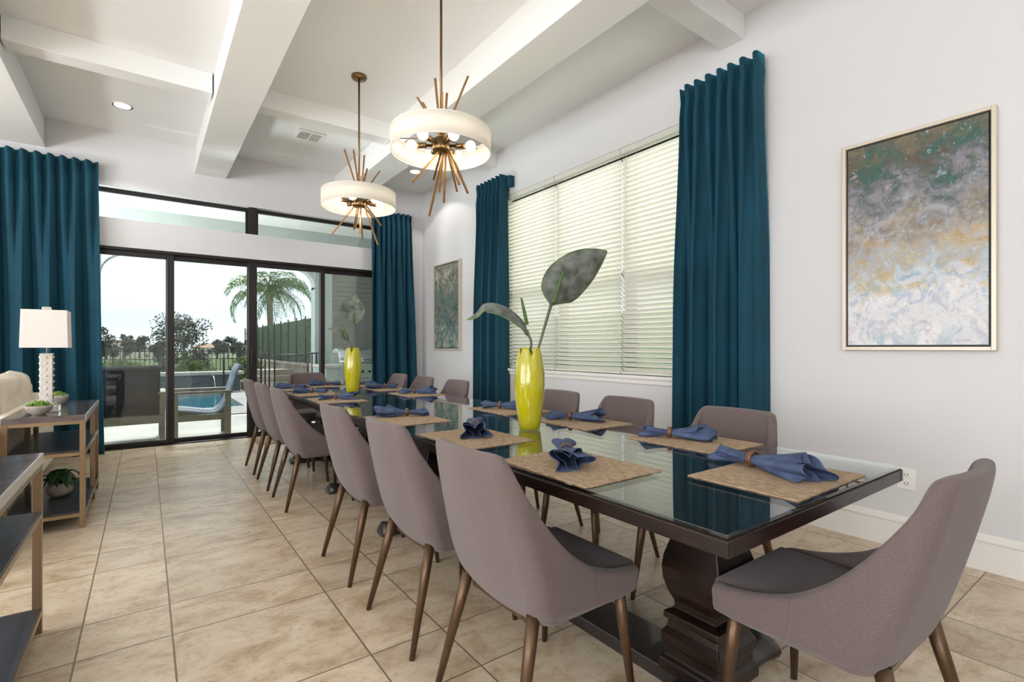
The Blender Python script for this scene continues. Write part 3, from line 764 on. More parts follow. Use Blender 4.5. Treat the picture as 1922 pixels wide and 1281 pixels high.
def smooth_path(pts, n):
    pts = [Vector(p) for p in pts]; out = []
    for i in range(n+1):
        s = i/n*(len(pts)-1); k = min(int(s), len(pts)-2); u = s-k
        p0 = pts[max(k-1, 0)]; p1 = pts[k]; p2 = pts[k+1]; p3 = pts[min(k+2, len(pts)-1)]
        out.append(.5*((2*p1)+(-p0+p2)*u+(2*p0-5*p1+4*p2-p3)*u*u+(-p0+3*p1-3*p2+p3)*u**3))
    return out
CR = Vector((.807, -.5906, 0)); CF = Vector((.5906, .807, 0)); UP = Vector((0, 0, 1))
def spathe(loc, label, stem_pts, leaf_pts, side, widths, spx, cup=.25):
    t = thing('leaf_stem', label, 'artificial leaf', loc, 0, 'frosted green leaf stems in the vases')
    f = lambda p: CR*p[0]+UP*p[1]+CF*(p[2] if len(p) > 2 else 0)
    sp = smooth_path([f(p) for p in stem_pts], 14)
    MB().tube(sp, [.006+.003*(i/14)**3 for i in range(15)], 8).obj('stem', M['stem'], t)
    NL = 44; mid = smooth_path([f(p) for p in leaf_pts], NL); n = len(widths)-1
    wid = []
    for i in range(NL+1):
        s = i/NL*n; k = min(int(s), n-1); p0, p1, p2, p3 = widths[max(k-1, 0)], widths[k], widths[k+1], widths[min(k+2, n)]; u = s-k; wid.append(max(.002, .5*(2*p1+(p2-p0)*u+(2*p0-5*p1+4*p2-p3)*u*u+(3*p1-p0-3*p2+p3)*u**3)))
    sd = [f(side[0]).lerp(f(side[1]), i/NL) for i in range(NL+1)]
    rs = leaf_mesh(mid, sd, wid, cup)
    mb = MB(); mb.rings(rs, closed=False)
    lf = mb.obj('leaf_blade', M['leafm'], t, solid=.002)
    mb = MB()
    for e in (0, -1): mb.tube([r[e] for r in rs], .003, 6)
    mb.obj('leaf_rim', M['leafedge'], lf)
    a, b = f(spx[0]), f(spx[1]); pts = [a.lerp(b, i/30) for i in range(31)]
    MB().tube(pts, [(.0085+.0022*(i % 2))*(1-.5*(i/30)**2) for i in range(31)], 9).obj('spadix', M['spadix'], t)
    return t
V1 = (1.575, 2.0); V2 = (1.545, 4.6)
vase(*V1, 'yellow ribbed vase nearest the camera on the long table')
vase(*V2, 'yellow ribbed vase further away on the short table')
k = .00269
def q1(px, y, dp=0): return ((px-1000)*k, EYE+(655-y)*k-GT, dp)
spathe((*V1, GT+.001), 'tall upright frosted leaf with green spadix rising right from the near vase',
       [(.018, .02), (.020, .3), q1(1020, 645), q1(1030, 610), q1(1041, 572)],
       [q1(1041, 574), q1(1052, 552), q1(1072, 530), q1(1100, 505), q1(1126, 486), q1(1146, 473)],
       [(.65, -.65, .45), (.75, -.6, .3)], [.008, .085, .112, .108, .085, .045, .003], (q1(1044, 572, -.02), q1(1063, 512, -.035)), .22)
spathe((*V1, GT+.001), 'arching frosted leaf bending down to the left of the near vase',
       [(-.02, .02, .01), (-.014, .3, .01), q1(1003, 650), q1(998, 632), q1(994, 622)],
       [q1(996, 632), q1(990, 612), q1(972, 593), q1(945, 577), q1(915, 574), q1(898, 592), q1(882, 602)],
       [(.35, .35, 1), (-.1, .5, 1)], [.008, .04, .062, .07, .066, .035, .002], (q1(995, 612), q1(984, 561)), .3)
k2 = .00492
def q2(px, y, dp=0): return ((px-657)*k2, EYE+(656-y)*k2-GT, dp)
spathe((*V2, GT+.001), 'broad upright leaf facing the camera in the far vase',
       [(.018, .02), (.018, .3), q2(658, 640), q2(660, 620), q2(660, 612)],
       [q2(660, 612), q2(660, 600), q2(659, 588), q2(659, 577, -.02), q2(660, 566, -.02), q2(659, 556, .03)],
       [(1, 0, .1), (1, 0, .1)], [.01, .07, .1, .108, .085, .04, .003], (q2(660, 610, -.04), q2(662, 590, -.05)), -.25)
spathe((*V2, GT+.001), 'short arching leaf leaning left from the far vase',
       [(-.02, .02), (-.018, .3), q2(654, 652), q2(650, 646), q2(648, 642)],
       [q2(649, 645), q2(644, 634), q2(637, 626), q2(627, 621), q2(616, 619), q2(610, 622)],
       [(.4, .4, 1), (-.1, .4, 1)], [.006, .04, .05, .055, .045, .02, .002], (q2(648, 642, -.02), q2(640, 616, -.02)), .3)

# ------------------------------------------------------------------ chandeliers
def chandelier(x, y, zc, label, rods, rz):
    t = thing('drum_chandelier', label, 'chandelier', (x, y, zc), 0, 'brass burst chandeliers with drum shades')
    top = CZ-zc
    MB().lathe([(.0, top-.03), (.062, top-.028), (.068, top-.02), (.068, top)], 28).obj('ceiling_canopy', M['brassdark'], t)
    MB().tube([(0, 0, .05), (0, 0, top-.02)], .0085, 12).obj('hanging_rod', M['brassdark'], t)
    R = .325; h = .068
    sh = MB().lathe([(R, -h), (R, h)], 72, cap=False).obj('drum_shade', M['shade'], t, solid=.003)
    for zz in (-h, h):
        rs = []
        for i in range(73):
            a = 2*pi*i/72; rs.append([((R+.0025*cos(b))*cos(a), (R+.0025*cos(b))*sin(a), zz+.0035*sin(b)) for b in [2*pi*q/6 for q in range(6)]])
        MB().rings(rs, cap=False).obj('shade_rim', M['trim'], sh)
    mb = MB()
    for i in range(3):
        a = rz+2*pi*i/3; mb.tube([(.05*cos(a), .05*sin(a), .03), (R*cos(a), R*sin(a), h-.01)], .003, 6)
    mb.obj('shade_spider', M['brassdark'], t)
    MB().lathe([(.0, -.062), (.055, -.060), (.062, -.05), (.062, -.012), (.05, -.008), (.05, .02), (.02, .04), (.0, .045)], 32).obj('hub', M['brassdark'], t)
    for i in range(6):
        a = rz+2*pi*i/6+.25; d = Vector((cos(a), sin(a), 0))
        s = MB().tube([d*.05+UP*-.02, d*.095+UP*-.02, d*.0951+UP*-.02, d*.155+UP*-.02], [.009, .009, .018, .018], 14).obj('lamp_socket', M['brassdark'], t)
        MB().sphere(d*.193+UP*-.02, .034, 14).obj('bulb', M['bulb'], t)
        lo = lamp('chandelier_bulb_light', 'POINT', Vector((x, y, zc-.02))+d*.193, 9, (1, .94, .85), radius=.036)
    for a, b in rods:
        f = lambda p: CR*p[0]+UP*p[1]+CF*p[2]
        MB().bar(f(a), f(b), .0115).obj('burst_rod', M['brass'], t)
    return t
def rods_from(pxs, cx, cy, d):
    k = d/940; out = []
    for (ax, ay, bx, by, dep) in pxs: out.append((((ax-cx)*k, -(ay-cy)*k, -dep*.1), ((bx-cx)*k, -(by-cy)*k, dep)))
    return out
z1c = 2.53
r1 = [(832, 262, 877, 128, .10), (832, 262, 782, 176, .05), (834, 262, 785, 168, .18), (828, 255, 820, 155, -.05), (835, 255, 837, 164, .08), (838, 262, 875, 188, .2), (832, 262, 836, 190, -.12),
      (836, 270, 783, 353, -.12), (838, 270, 801, 397, .12), (834, 270, 826, 361, .0), (838, 270, 838, 388, -.1), (836, 270, 868, 360, -.15), (840, 270, 877, 355, .1), (838, 270, 853, 342, .2), (834, 270, 806, 318, .2)]
chandelier(TCX, 2.935, z1c, 'brass burst chandelier with white drum shade, larger and nearer the camera', rods_from(r1, 829, 268, 3.3), .2)
r2 = [(676, 370, 644, 277, .05), (676, 370, 671, 290, -.1), (678, 370, 683, 309, .12), (678, 370, 694, 304, -.15), (680, 370, 708, 315, .1), (674, 370, 643, 330, .2), (680, 370, 706, 332, .25), (674, 370, 664, 316, .15),
      (676, 375, 632, 445, -.1), (676, 375, 652, 422, .2), (676, 375, 668, 430, .0), (677, 375, 675, 445, .1), (679, 375, 684, 444, -.12), (680, 375, 708, 417, .15), (680, 375, 716, 465, -.1), (676, 375, 690, 400, .2)]
chandelier(TCX, 4.503, 2.523, 'brass burst chandelier with white drum shade, further one before the doors', rods_from(r2, 675, 377, 4.56), .7)

# ------------------------------------------------------------------ console tables
def console(x0, x1, y0, y1, label, mids=()):
    cx, cy = (x0+x1)/2, (y0+y1)/2; wx, wy = (x1-x0)/2, (y1-y0)/2
    t = thing('console_table', label, 'console table', (cx, cy, 0), 0, 'metal framed console tables')
    zt = .742; w = .030
    tp = box1(-wx, wx, -wy, wy, zt-.038, zt).obj('stone_top', M['slab'], t, bevel=.002)
    mb = MB(); mb.box(wx, wx+.003, -wy, wy, zt-.037, zt-.001); mb.obj('silver_edge_strip', M['silver'], tp)
    for sx in (-1, 1):
        for yy in [-wy+w/2, wy-w/2]+[m-cy for m in mids]:
            box1(sx*(wx-w/2)-w/2, sx*(wx-w/2)+w/2, yy-w/2, yy+w/2, 0, zt-.038).obj('post', M['champ'], t, bevel=.0015)
    mb = MB(); i = wx-w
    for z in (zt-.060, .475, .075):
        mb.box(-i, i, -wy, -wy+w, z, z+.022); mb.box(-i, i, wy-w, wy, z, z+.022)
        mb.box(-wx, -i, -wy+w, wy-w, z, z+.022); mb.box(i, wx, -wy+w, wy-w, z, z+.022)
    mb.obj('frame_rails', M['champ'], t)
    for z in (.497, .097):
        box1(-wx+.004, wx-.004, -wy+w, wy-w, z, z+.008).obj('shelf', M['shelf'], t)
    return t
console(-.715, -.318, 4.31, 5.45, 'metal framed console table behind the sofa carrying the table lamp', (5.08,))
console(-.735, -.345, 1.75, 2.84, 'metal framed console table cut off by the lower left edge')

# table lamp
t = thing('table_lamp', 'white table lamp with square shade and studded column on the console', 'lamp', (-.542, 4.62, .742), 0)
box1(-.065, .065, -.065, .065, 0, .05).obj('base_block', M['crystal'], t, bevel=.006)
b = box1(-.033, .033, -.033, .033, .05, .40).obj('lamp_column', M['crystal'], t, bevel=.004)
for i in range(8):
    for s in ((1, 0), (0, -1), (-1, 0)):
        MB().sphere((s[0]*.034, s[1]*.034, .08+i*.042), .008, 8).obj('stud', M['crystal'], b)
MB().tube([(0, 0, .4), (0, 0, .70)], .004, 8).obj('harp_rod', M['silver'], t)
mb = MB(); w0, w1 = .118, .112
rs = [[(x*w, y*w, z) for x, y in ((-1, -1), (1, -1), (1, 1), (-1, 1))] for w, z in ((w0, .438), (w1, .69))]
mb.rings(rs, cap=False, smooth=False); mb.obj('lamp_shade', M['lampsh'], t, solid=.003)
box1(-.022, .022, -.022, .022, .69, .715).obj('finial', M['crystal'], t, bevel=.003)

# bowls with plants
def bowl(x, y, z, r, h, label, kind):
    t = thing('potted_plant', label, 'potted plant', (x, y, z))
    prof = [(r*.42, 0), (r*.5, .004), (r*.8, h*.35), (r*.98, h*.75), (r, h)] if kind == 'succulent' else [(r*.5, 0), (r*.85, h*.2), (r, h*.5), (r*.92, h*.8), (r*.72, h)]
    ins = [(r*.92 if kind == 'succulent' else r*.66, h), (r*.85 if kind == 'succulent' else r*.66, h*.72)]
    MB().lathe(prof+ins, 48, mod=lambda a, zz: 1+.03*abs(sin(9*a))).obj('bowl' if kind == 'succulent' else 'pot', M['clay'], t)
    MB().lathe([(.0005, h*.8), (r*(.88 if kind == 'succulent' else .66), h*.8)], 24, cap=False).obj('soil', M['soil'], t)
    rnd = random.Random(int(x*100)+7)
    if kind == 'succulent':
        for c in ((0, 0, 1.0), (r*.42, .1*r, .7), (-r*.42, -.1*r, .75), (.1*r, -r*.4, .6)):
            mb = MB()
            for ring_, (nn, tilt, ln) in enumerate(((7, .6, .056), (6, 1.0, .052), (4, 1.3, .040))):
                for i in range(nn):
                    a = 2*pi*i/nn+ring_*.4; ln2 = ln*c[2]; d = Vector((cos(a)*cos(tilt), sin(a)*cos(tilt), sin(tilt))); sd = Vector((-sin(a), cos(a), 0))
                    o = Vector((c[0], c[1], h*.82)); rs = []
                    for s, w in ((0, .3), (.35, .8), (.7, 1), (.9, .6), (1, .08)):
                        cc = o+d*ln2*s; up = d.cross(sd); rs.append([cc+sd*cos(b)*w*.011*c[2]+up*sin(b)*w*.005 for b in [2*pi*q/7 for q in range(7)]])
                    mb.rings(rs)
            mb.obj('rosette', M['succ'], t)
    else:
        for i in range(15):
            a = 2*pi*i/15+rnd.uniform(-.2, .2); ln = rnd.uniform(.07, .15); d = Vector((cos(a), sin(a), 0)); zz = rnd.uniform(.02, .1)
            pts = [Vector((0, 0, h*.8)), Vector((0, 0, h*.9))+d*ln*.35+UP*zz, Vector((0, 0, h*.9))+d*ln*.8+UP*zz*.9, Vector((0, 0, h*.75))+d*ln*1.2+UP*(zz*.1)]
            mid = smooth_path(pts, 10); rs = leaf_mesh(mid, Vector((-d.y, d.x, 0)), [.004, .008, .016, .024, .029, .031, .029, .024, .017, .009, .001], -.25, 3, .006, i)
            MB().rings(rs, closed=False).obj('leaf', M['dkleaf'], t, solid=.0012)
    return t
bowl(-.56, 4.455, .742, .068, .062, 'green succulents in a ribbed bowl in front of the table lamp', 'succulent')
bowl(-.545, 5.14, .742, .066, .075, 'green succulents in a ribbed bowl behind the table lamp', 'succulent')
bowl(-.50, 4.86, .105, .075, .10, 'dark leafy plant in a round grey pot on the lowest console shelf', 'leafy')

# ------------------------------------------------------------------ sofa
t = thing('sofa', 'cream fabric sofa with its back against the console table', 'sofa', (-1.265, 5.45, 0))
def soft(x0, x1, y0, y1, z0, z1, r=.06, sag=0):
    return box1(x0, x1, y0, y1, z0, z1)
soft(.39, .53, -1.65, 1.3, .04, .70).obj('sofa_back', M['sofa'], t, bevel=.055, bseg=5)
soft(-.55, .40, -1.5, 1.15, .12, .42).obj('seat_base', M['sofa'], t, bevel=.05, bseg=4)
for y0 in (-1.4, -.1): soft(-.58, .385, y0, y0+1.27, .42, .56).obj('seat_cushion', M['sofa'], t, bevel=.05, bseg=4)
for y0 in (-1.75, 1.1): soft(-.6, .5, y0, y0+.26, .04, .74).obj('armrest', M['sofa'], t, bevel=.08, bseg=4)
for a in ((-.5, -1.6), (-.5, 1.2), (.4, -1.6), (.4, 1.2)): MB().tube([(a[0], a[1], 0), (a[0], a[1], .06)], [.02, .028], 10).obj('leg', M['leg'], t)
def pillow(c, s, rot, label, m):
    n = 16; rs = []; 
    mb = MB(); vs = []; fs = []
    for side in (-1, 1):
        o = len(vs)
        for i in range(n+1):
            for j in range(n+1):
                u, v = -1+2*i/n, -1+2*j/n; k = (1-u**4)*(1-v**4)
                pinch = 1-.08*(u*u*(1-v*v)+v*v*(1-u*u))
                wr = noise.noise(Vector((u*2.2+c[0]*5, v*2.2, side*2+c[1])))*.16
                vs.append((side*s[2]*(max(k, 0)**.45)*(1+wr), u*s[0]*(1 - .08*(1-v*v)*abs(u)), v*s[1]*(1-.08*(1-u*u)*abs(v))))
        for i in range(n):
            for j in range(n):
                a = o+i*(n+1)+j; q = (a, a+1, a+n+2, a+n+1); fs.append(q if side > 0 else q[::-1])
    mb.add(vs, fs, True); o = mb.obj('throw_pillow', m, None, c); o.rotation_euler = rot
    return tag(o, label, 'pillow', 'loose pillows on the sofa')
pillow((-1.00, 6.50, .765), (.31, .20, .13), (0, radians(-6), radians(8)), 'rumpled cream pillow on the sofa, furthest beside the lamp column', M['pillow'])
pillow((-1.00, 5.84, .765), (.31, .20, .14), (0, radians(-5), radians(-6)), 'rumpled cream pillow in the middle of the sofa back', M['pillow'])
pillow((-1.00, 5.20, .765), (.28, .20, .13), (0, radians(-6), radians(5)), 'rumpled cream pillow on the sofa at the left edge of the photo', M['pillow'])
o = box1(-.45, .45, -.27, .27, 0, .010).obj('doormat', M['rug'], None, (1.55, 6.95, .0005), bevel=.003); tag(o, 'beige woven doormat at the foot of the sliding doors', 'doormat')

# ------------------------------------------------------------------ patio and garden
GZ = -.05
mb = MB()   # deck laid around the pool
mb.box(-14, 14, FY+.22, 11.95, GZ-.2, GZ); mb.box(1.7, 14, 11.95, 24, GZ-.2, GZ); mb.box(-14, 1.7, 16.2, 24, GZ-.2, GZ); mb.box(-14, -7, 11.95, 16.2, GZ-.2, GZ)
o = mb.obj('patio_floor', M['paver']); o['kind'] = 'structure'
o = box1(-7, 1.7, 11.95, 16.2, -.5, -.13).obj('pool_water', M['water']); o['kind'] = 'structure'
o = box1(-300, 300, 24, 500, -2.2, -1.6).obj('ground', M['lawn']); o['kind'] = 'structure'
o = box1(3.85, 300, -30, 7.3, -.6, -.25).obj('side_ground', M['lawn']); o['kind'] = 'structure'
# lanai roof, beam with arch brackets, columns, side walls
LY = 10.5
o = box1(DX0-3.2, 4.4, FY+.22, LY+.6, 3.52, 3.62).obj('patio_ceiling', mat('patio_ceiling_paint', (240, 240, 236), .8)); o['kind'] = 'structure'
mb = MB(); mb.box(-3.9, 4.4, LY, LY+.3, 2.76, 3.52)
def arch(mb, xc, dirn, R=.42):
    n = 12
    pr2 = [(xc, 2.36), (xc, 2.80), (xc+dirn*R, 2.80), (xc+dirn*R, 2.76)]
    for i in range(1, n+1):
        a = pi/2*i/n; pr2.append((xc+dirn*(R-.04)*(1-sin(a)) + dirn*.03*(0), 2.76-(R-.06)*(1-cos(a))))
    pr2.append((xc+dirn*.0, 2.36))
    mb.rings([[(x, y, z) for x, z in pr2] for y in (LY+.02, LY+.28)], smooth=False)
arch(mb, -.60, 1); arch(mb, 2.76, -1)
mb.box(-1.0, -.60, LY, LY+.3, GZ, 2.78); mb.box(2.76, 3.10, LY, LY+.3, GZ, 2.78)
o = mb.obj('patio_arcade', M['stucco']); o['kind'] = 'structure'
mb = MB(); mb.box(3.10, 4.4, LY, LY+.2, GZ, 2.78)
for i in range(18): mb.box(3.10, 4.4, LY-.012, LY, .95+i*.10, 1.04+i*.10)
mb.box(4.1, 4.3, FY+.22, LY, GZ, 3.52)
for i in range(24): mb.box(4.088, 4.1, FY+.3, LY, .95+i*.10, 1.04+i*.10)
o = mb.obj('patio_side_wall', M['siding']); o['kind'] = 'structure'
# summer kitchen and grill
t = thing('outdoor_counter', 'pale outdoor kitchen counter built along the patio wall', 'counter', (3.4, 9.75, GZ))
box1(-.75, .65, -.38, .38, 0, .86).obj('cabinet', M['stucco'], t, bevel=.01)
mb = MB(); mb.box(-.78, -.5, -.41, .41, .86, .91); mb.box(.3, .68, -.41, .41, .86, .91); mb.box(-.5, .3, .3, .41, .86, .91)
mb.obj('countertop', M['coping'], t, bevel=.008)
t = thing('gas_grill', 'stainless steel built-in grill with domed hood on the patio counter', 'grill', (3.3, 9.70, GZ+.86))
box1(-.4, .4, -.39, .28, .0, .06).obj('grill_body', M['steel'], t, bevel=.006)
box1(-.4, .4, -.415, -.392, -.2, .06).obj('control_panel', M['steel'], t, bevel=.004)
rs = []
for xx in (-.4, -.39, .39, .4):
    s = .96 if abs(xx) == .4 else 1; rs.append([(xx, -.05-.30*cos(a)*s, .06+.30*sin(a)*s) for a in [pi*i/14 for i in range(15)]])
MB().rings(rs).obj('hood', M['steel'], t)
MB().tube([(-.3, -.39, .16), (.3, -.39, .16)], .012, 10).obj('hood_handle', M['steel'], t)
for i in range(5): MB().tube([(-.28+i*.14, -.44, -.08), (-.28+i*.14, -.415, -.08)], .022, 14).obj('knob', M['iron'], t)

# patio chairs
def patio_chair(loc, rz, label, sl):
    t = thing('patio_armchair', label, 'patio chair', loc, rz, 'patio chairs outside the doors')
    w = .34
    for sy in (-1, 1):
        for x, h in ((-.30, .62), (.30, .62)): box1(x-.035, x+.035, sy*w-.03, sy*w+.03, 0, h).obj('leg', M['dkwood'], t, bevel=.003)
        box1(-.36, .36, sy*w-.045, sy*w+.045, .62, .65).obj('armrest', M['dkwood'], t, bevel=.004)
        box1(-.3, .3, sy*w-.02, sy*w+.02, .26, .34).obj('side_rail', M['dkwood'], t, bevel=.003)
    box1(-.32, -.28, -w+.02, w-.02, .24, .34).obj('rear_rail', M['dkwood'], t); box1(.28, .32, -w+.02, w-.02, .24, .34).obj('front_rail', M['dkwood'], t)
    prof = smooth_path([(.33, 0, .40), (.2, 0, .385), (-.1, 0, .34), (-.22, 0, .38), (-.30, 0, .52), (-.37, 0, .76), (-.42, 0, .93), (-.455, 0, .985), (-.49, 0, .965)], 36)
    rs = []
    for p in prof: rs.append([p+Vector((0, y, 0)) for y in (-.29, -.15, 0, .15, .29)])
    MB().rings(rs, closed=False).obj('sling_seat', sl, t, solid=.03)
    mb = MB()
    for sy in (-.30, .30): mb.tube([p+Vector((0, sy, 0)) for p in prof], .016, 8)
    mb.obj('sling_frame', sl, t)
    return t
patio_chair((-.16, 8.35, GZ), radians(90), 'dark slung patio chair seen from behind through the left door', M['sling'])
patio_chair((.62, 8.15, GZ), radians(178), 'grey sling patio chair seen from the side beside the door frame', M['slinglt'])

# pool safety fence, gate rail
t = thing('pool_fence', 'low black mesh pool fence with thin posts along the patio edge', 'fence', (0, 10.2, GZ))
for x in (-4, -3.1, -2.2, -1.3, -.42, .35, 1.12): MB().tube([(x, 0, 0), (x, 0, 1.09)], .014, 8).obj('fence_post', M['iron'], t)
mb = MB(); mb.box(-4, 1.75, -.006, .006, 1.03, 1.045); mb.box(-4, 1.75, -.006, .006, .03, .045); mb.obj('border_strap', M['iron'], t)
box1(-4, 1.75, -.001, .001, .045, 1.03).obj('mesh_panel', M['net'], t)
t = thing('pool_gate', 'black tubular pool gate and rails below the palm tree', 'gate', (2.2, 10.25, GZ))
for x, h in ((-.47, 1.10), (-.40, 1.14), (-.33, 1.26), (-.24, 1.10), (.36, 1.10), (.44, 1.14), (.52, 1.10)): MB().tube([(x, 0, 0), (x, 0, h)], .014, 8).obj('gate_post', M['iron'], t)
mb = MB(); mb.tube([(-.24, 0, 1.09), (.36, 0, 1.09)], .014, 8); mb.tube([(-.24, 0, .12), (.36, 0, .12)], .012, 8); mb.tube([(-.47, 0, 1.1), (-.33, 0, 1.12)], .012, 8); mb.tube([(.36, 0, 1.12), (.56, 0, 1.12)], .012, 8)
mb.obj('gate_rail', M['iron'], t)
box1(-.24, .36, -.001, .001, .12, 1.09).obj('mesh_panel', M['net'], t)

# raised spa wall with spouts, terraces
mb = MB(); mb.box(-7, 2.2, 16.25, 16.8, GZ, .42)
o = mb.obj('raised_pool_wall', M['stone']); o['kind'] = 'structure'
o = box1(-7.1, 2.3, 16.18, 16.9, .42, .50).obj('trim_30', M['coping']); o['kind'] = 'structure'
for i, x in enumerate((-.6, .5, 1.5)):
    pts = smooth_path([(x, 16.17, .4), (x, 15.8, .38), (x+.0, 15.5, .2), (x, 15.35, -.12)], 10)
    tag(MB().tube(pts, .014, 6).obj('water_jet', M['silver']), 'thin arc of water falling from the raised wall into the pool', 'water jet', 'water arcs falling into the pool')
mb = MB(); mb.box(2.3, 3.6, 15.5, 17.2, GZ, .18); mb.box(2.5, 3.6, 15.8, 17.2, .18, .36); mb.box(2.7, 3.6, 16.1, 17.2, .36, .52)
o = mb.obj('terrace_steps', M['tanwall']); o['kind'] = 'structure'
mb = MB(); mb.box(3.6, 4.6, 11.2, 27.2, GZ, .66); mb.box(3.55, 4.6, 11.15, 27.2, .66, .72)
o = mb.obj('retaining_wall', M['tanwall']); o['kind'] = 'structure'
def hedge(x0, x1, y0, y1, z0, z1, label, name='clipped_hedge', m=None, n=.5):
    # subdivided box with leafy displacement
    mb = MB(); cx, cy = (x0+x1)/2, (y0+y1)/2; st = n*.2
    def face(o, u, v, nu, nv, nr):
        vs = []; fs = []
        for i in range(nu+1):
            for j in range(nv+1):
                p = o+u*(i/nu)+v*(j/nv); vs.append(p+nr*(noise.noise(p*6)*.05+noise.noise(p*17)*.04)*n*2)
        for i in range(nu):
            for j in range(nv):
                a = i*(nv+1)+j; fs.append((a, a+nv+1, a+nv+2, a+1))
        mb.add(vs, fs)
    X, Y, Z = x1-x0, y1-y0, z1-z0; nx, ny, nz = [max(3, int(q/st)) for q in (X, Y, Z)]
    nx, ny, nz = min(nx, 80), min(ny, 140), min(nz, 40)
    o = Vector((x0-cx, y0-cy, 0)); ex, ey, ez = Vector((X, 0, 0)), Vector((0, Y, 0)), Vector((0, 0, Z))
    face(o, ey, ez, ny, nz, Vector((-1, 0, 0))); face(o, ex, ez, nx, nz, Vector((0, -1, 0))); face(o+ez, ex, ey, nx, ny, UP)
    face(o+ex, ey, ez, ny, nz, Vector((1, 0, 0))); face(o+ey, ex, ez, nx, nz, Vector((0, 1, 0)))
    ob = mb.obj(name, m or M['hedge'], None, (cx, cy, z0)); return tag(ob, label, 'hedge')
hedge(3.95, 4.5, 12.0, 27, .735, 2.05, 'tall clipped green hedge behind the garden mesh screen')
t = thing('garden_screen', 'tall green mesh fence with posts in front of the hedge', 'fence', (3.78, 16, .722))
for i in range(14): MB().tube([(0, -3.9+i*1.1, 0), (0, -3.9+i*1.1, 1.38)], .022, 8).obj('fence_post', M['iron'], t)
box1(-.001, .001, -3.9, 10.4, .02, 1.3).obj('mesh_panel', M['net'], t)
tag(MB().rings([[(-.22, y, 0), (.28, y, 0), (.12, y, .55), (.04, y, .57)] for y in (-.04, .04)], smooth=False).obj('pool_float', M['floaty'], None, (2.62, 11.4, .02)), 'light blue pool float standing behind the pool gate', 'pool float')
# shrubs low behind the wall, iron fence
for i, (x, y, r, h) in enumerate(((-3.2, 19.5, 1.2, .9), (-.6, 19.2, 1.1, .8), (1.2, 19.0, .8, .85), (2.8, 19.3, .7, .9))):
    rs = random.Random(i); mb = MB()
    for q in range(1500):
        a, b, c = rs.random()*6.283, rs.random()*1.57, rs.random()**.4
        p = Vector((cos(a)*cos(b)*r*c, sin(a)*cos(b)*r*c, sin(b)*h*c+.02)); d = Vector((rs.uniform(-1, 1), rs.uniform(-1, 1), rs.uniform(0, 1))).normalized(); s = d.orthogonal().normalized()
        l = rs.uniform(.06, .12); mb.add([p-s*l*.3, p+d*l, p+s*l*.3, p-d*l*.3], [(0, 1, 2, 3)])
    ob = mb.obj('garden_shrub', M['shrub'], None, (x, y, GZ))
    tag(ob, ['bright green shrub far left beyond the pool wall', 'bright green shrub behind the dark patio chair', 'bright green shrub beyond the pool by the tree', 'bright green shrub near the terrace steps'][i], 'shrub', 'shrubs beyond the pool')
t = thing('iron_fence', 'black iron picket fence at the far edge of the garden', 'fence', (0, 22.5, GZ))
mb = MB()
for i in range(81): mb.tube([(-8+i*.14, 0, .1), (-8+i*.14, 0, 1.22)], .011, 4, smooth=False)
p = mb.obj('pickets', M['iron'], t)
mb = MB(); mb.box(-8, 3.4, -.015, .015, .15, .18); mb.box(-8, 3.4, -.015, .015, 1.08, 1.11); mb.obj('fence_rail', M['iron'], t)
for i in range(6): box1(-8.03+i*2.2, -7.97+i*2.2, -.03, .03, 0, 1.34).obj('fence_post', M['iron'], t)

def tree(loc, H, R, label, seed, nleaf=2600, leaf=.16, cone=False, name='garden_tree', blobs=16):
    r = random.Random(seed); t = thing(name, label, 'tree', loc)
    MB().tube([(0, 0, 0), (.03, .02, H*.4), (0, .0, H*.75)], [.09*R, .06*R, .03*R], 9).obj('trunk', M['trunk'], t)
    bl = []
    for i in range(blobs):
        zz = H*(.30+.66*r.random()); rr = R*(1-.55*((zz/H-.35)/.65)**2 if not cone else (1.05-zz/H))*r.uniform(.35, .85); a = r.random()*6.28
        bl.append((Vector((cos(a)*rr, sin(a)*rr, zz)), R*r.uniform(.22, .4)))
    bl.append((Vector((0, 0, H*.93)), R*.25)); bl.append((Vector((0, 0, H*.6)), R*.5))
    mb = MB()
    for q in range(nleaf):
        c, s = r.choice(bl); v = Vector((r.gauss(0, 1), r.gauss(0, 1), r.gauss(0, 1))).normalized()*s*r.random()**.33
        d = Vector((r.uniform(-1, 1), r.uniform(-1, 1), r.uniform(-.4, 1))).normalized(); w = d.orthogonal().normalized(); l = leaf*r.uniform(.6, 1.2); p = c+v
        mb.add([p-w*l*.35, p+d*l*.8, p+w*l*.35, p-d*l*.4], [(0, 1, 2, 3)])
    mb.obj('crown', M['tree'], t)
    return t
p = at(345, 25, -1.6); tree(p, 4.4, 1.55, 'dark leafy tree beyond the iron fence behind the patio chairs', 3, 3600, .13, blobs=26)
p = at(178, 25, -1.6); tree(p, 3.9, 1.0, 'dark tree just showing beside the wide teal curtain', 5, 1600, .13)
p = at(474, 25, -1.6); tree(p, 3.6, .9, 'dark tree partly behind the central door frame', 6, 1600, .13, cone=True)
for i, px in enumerate((200, 232, 262, 300, 408, 428, 446)):
    p = at(px, 120+8*(i % 3), -1.6); tree(p, 3.6+.9*(i % 3)+(1.2 if i == 1 else 0), 2.6+.5*(i % 2), 'hazy tree on the far side near the distant houses, ' + ['leftmost', 'left of the pale roof', 'behind the pale roof', 'beside the dark tree', 'right of the dark tree', 'above the mesh fence post', 'nearest the door frame'][i], 20+i, 500, .7, name='distant_tree', blobs=8)
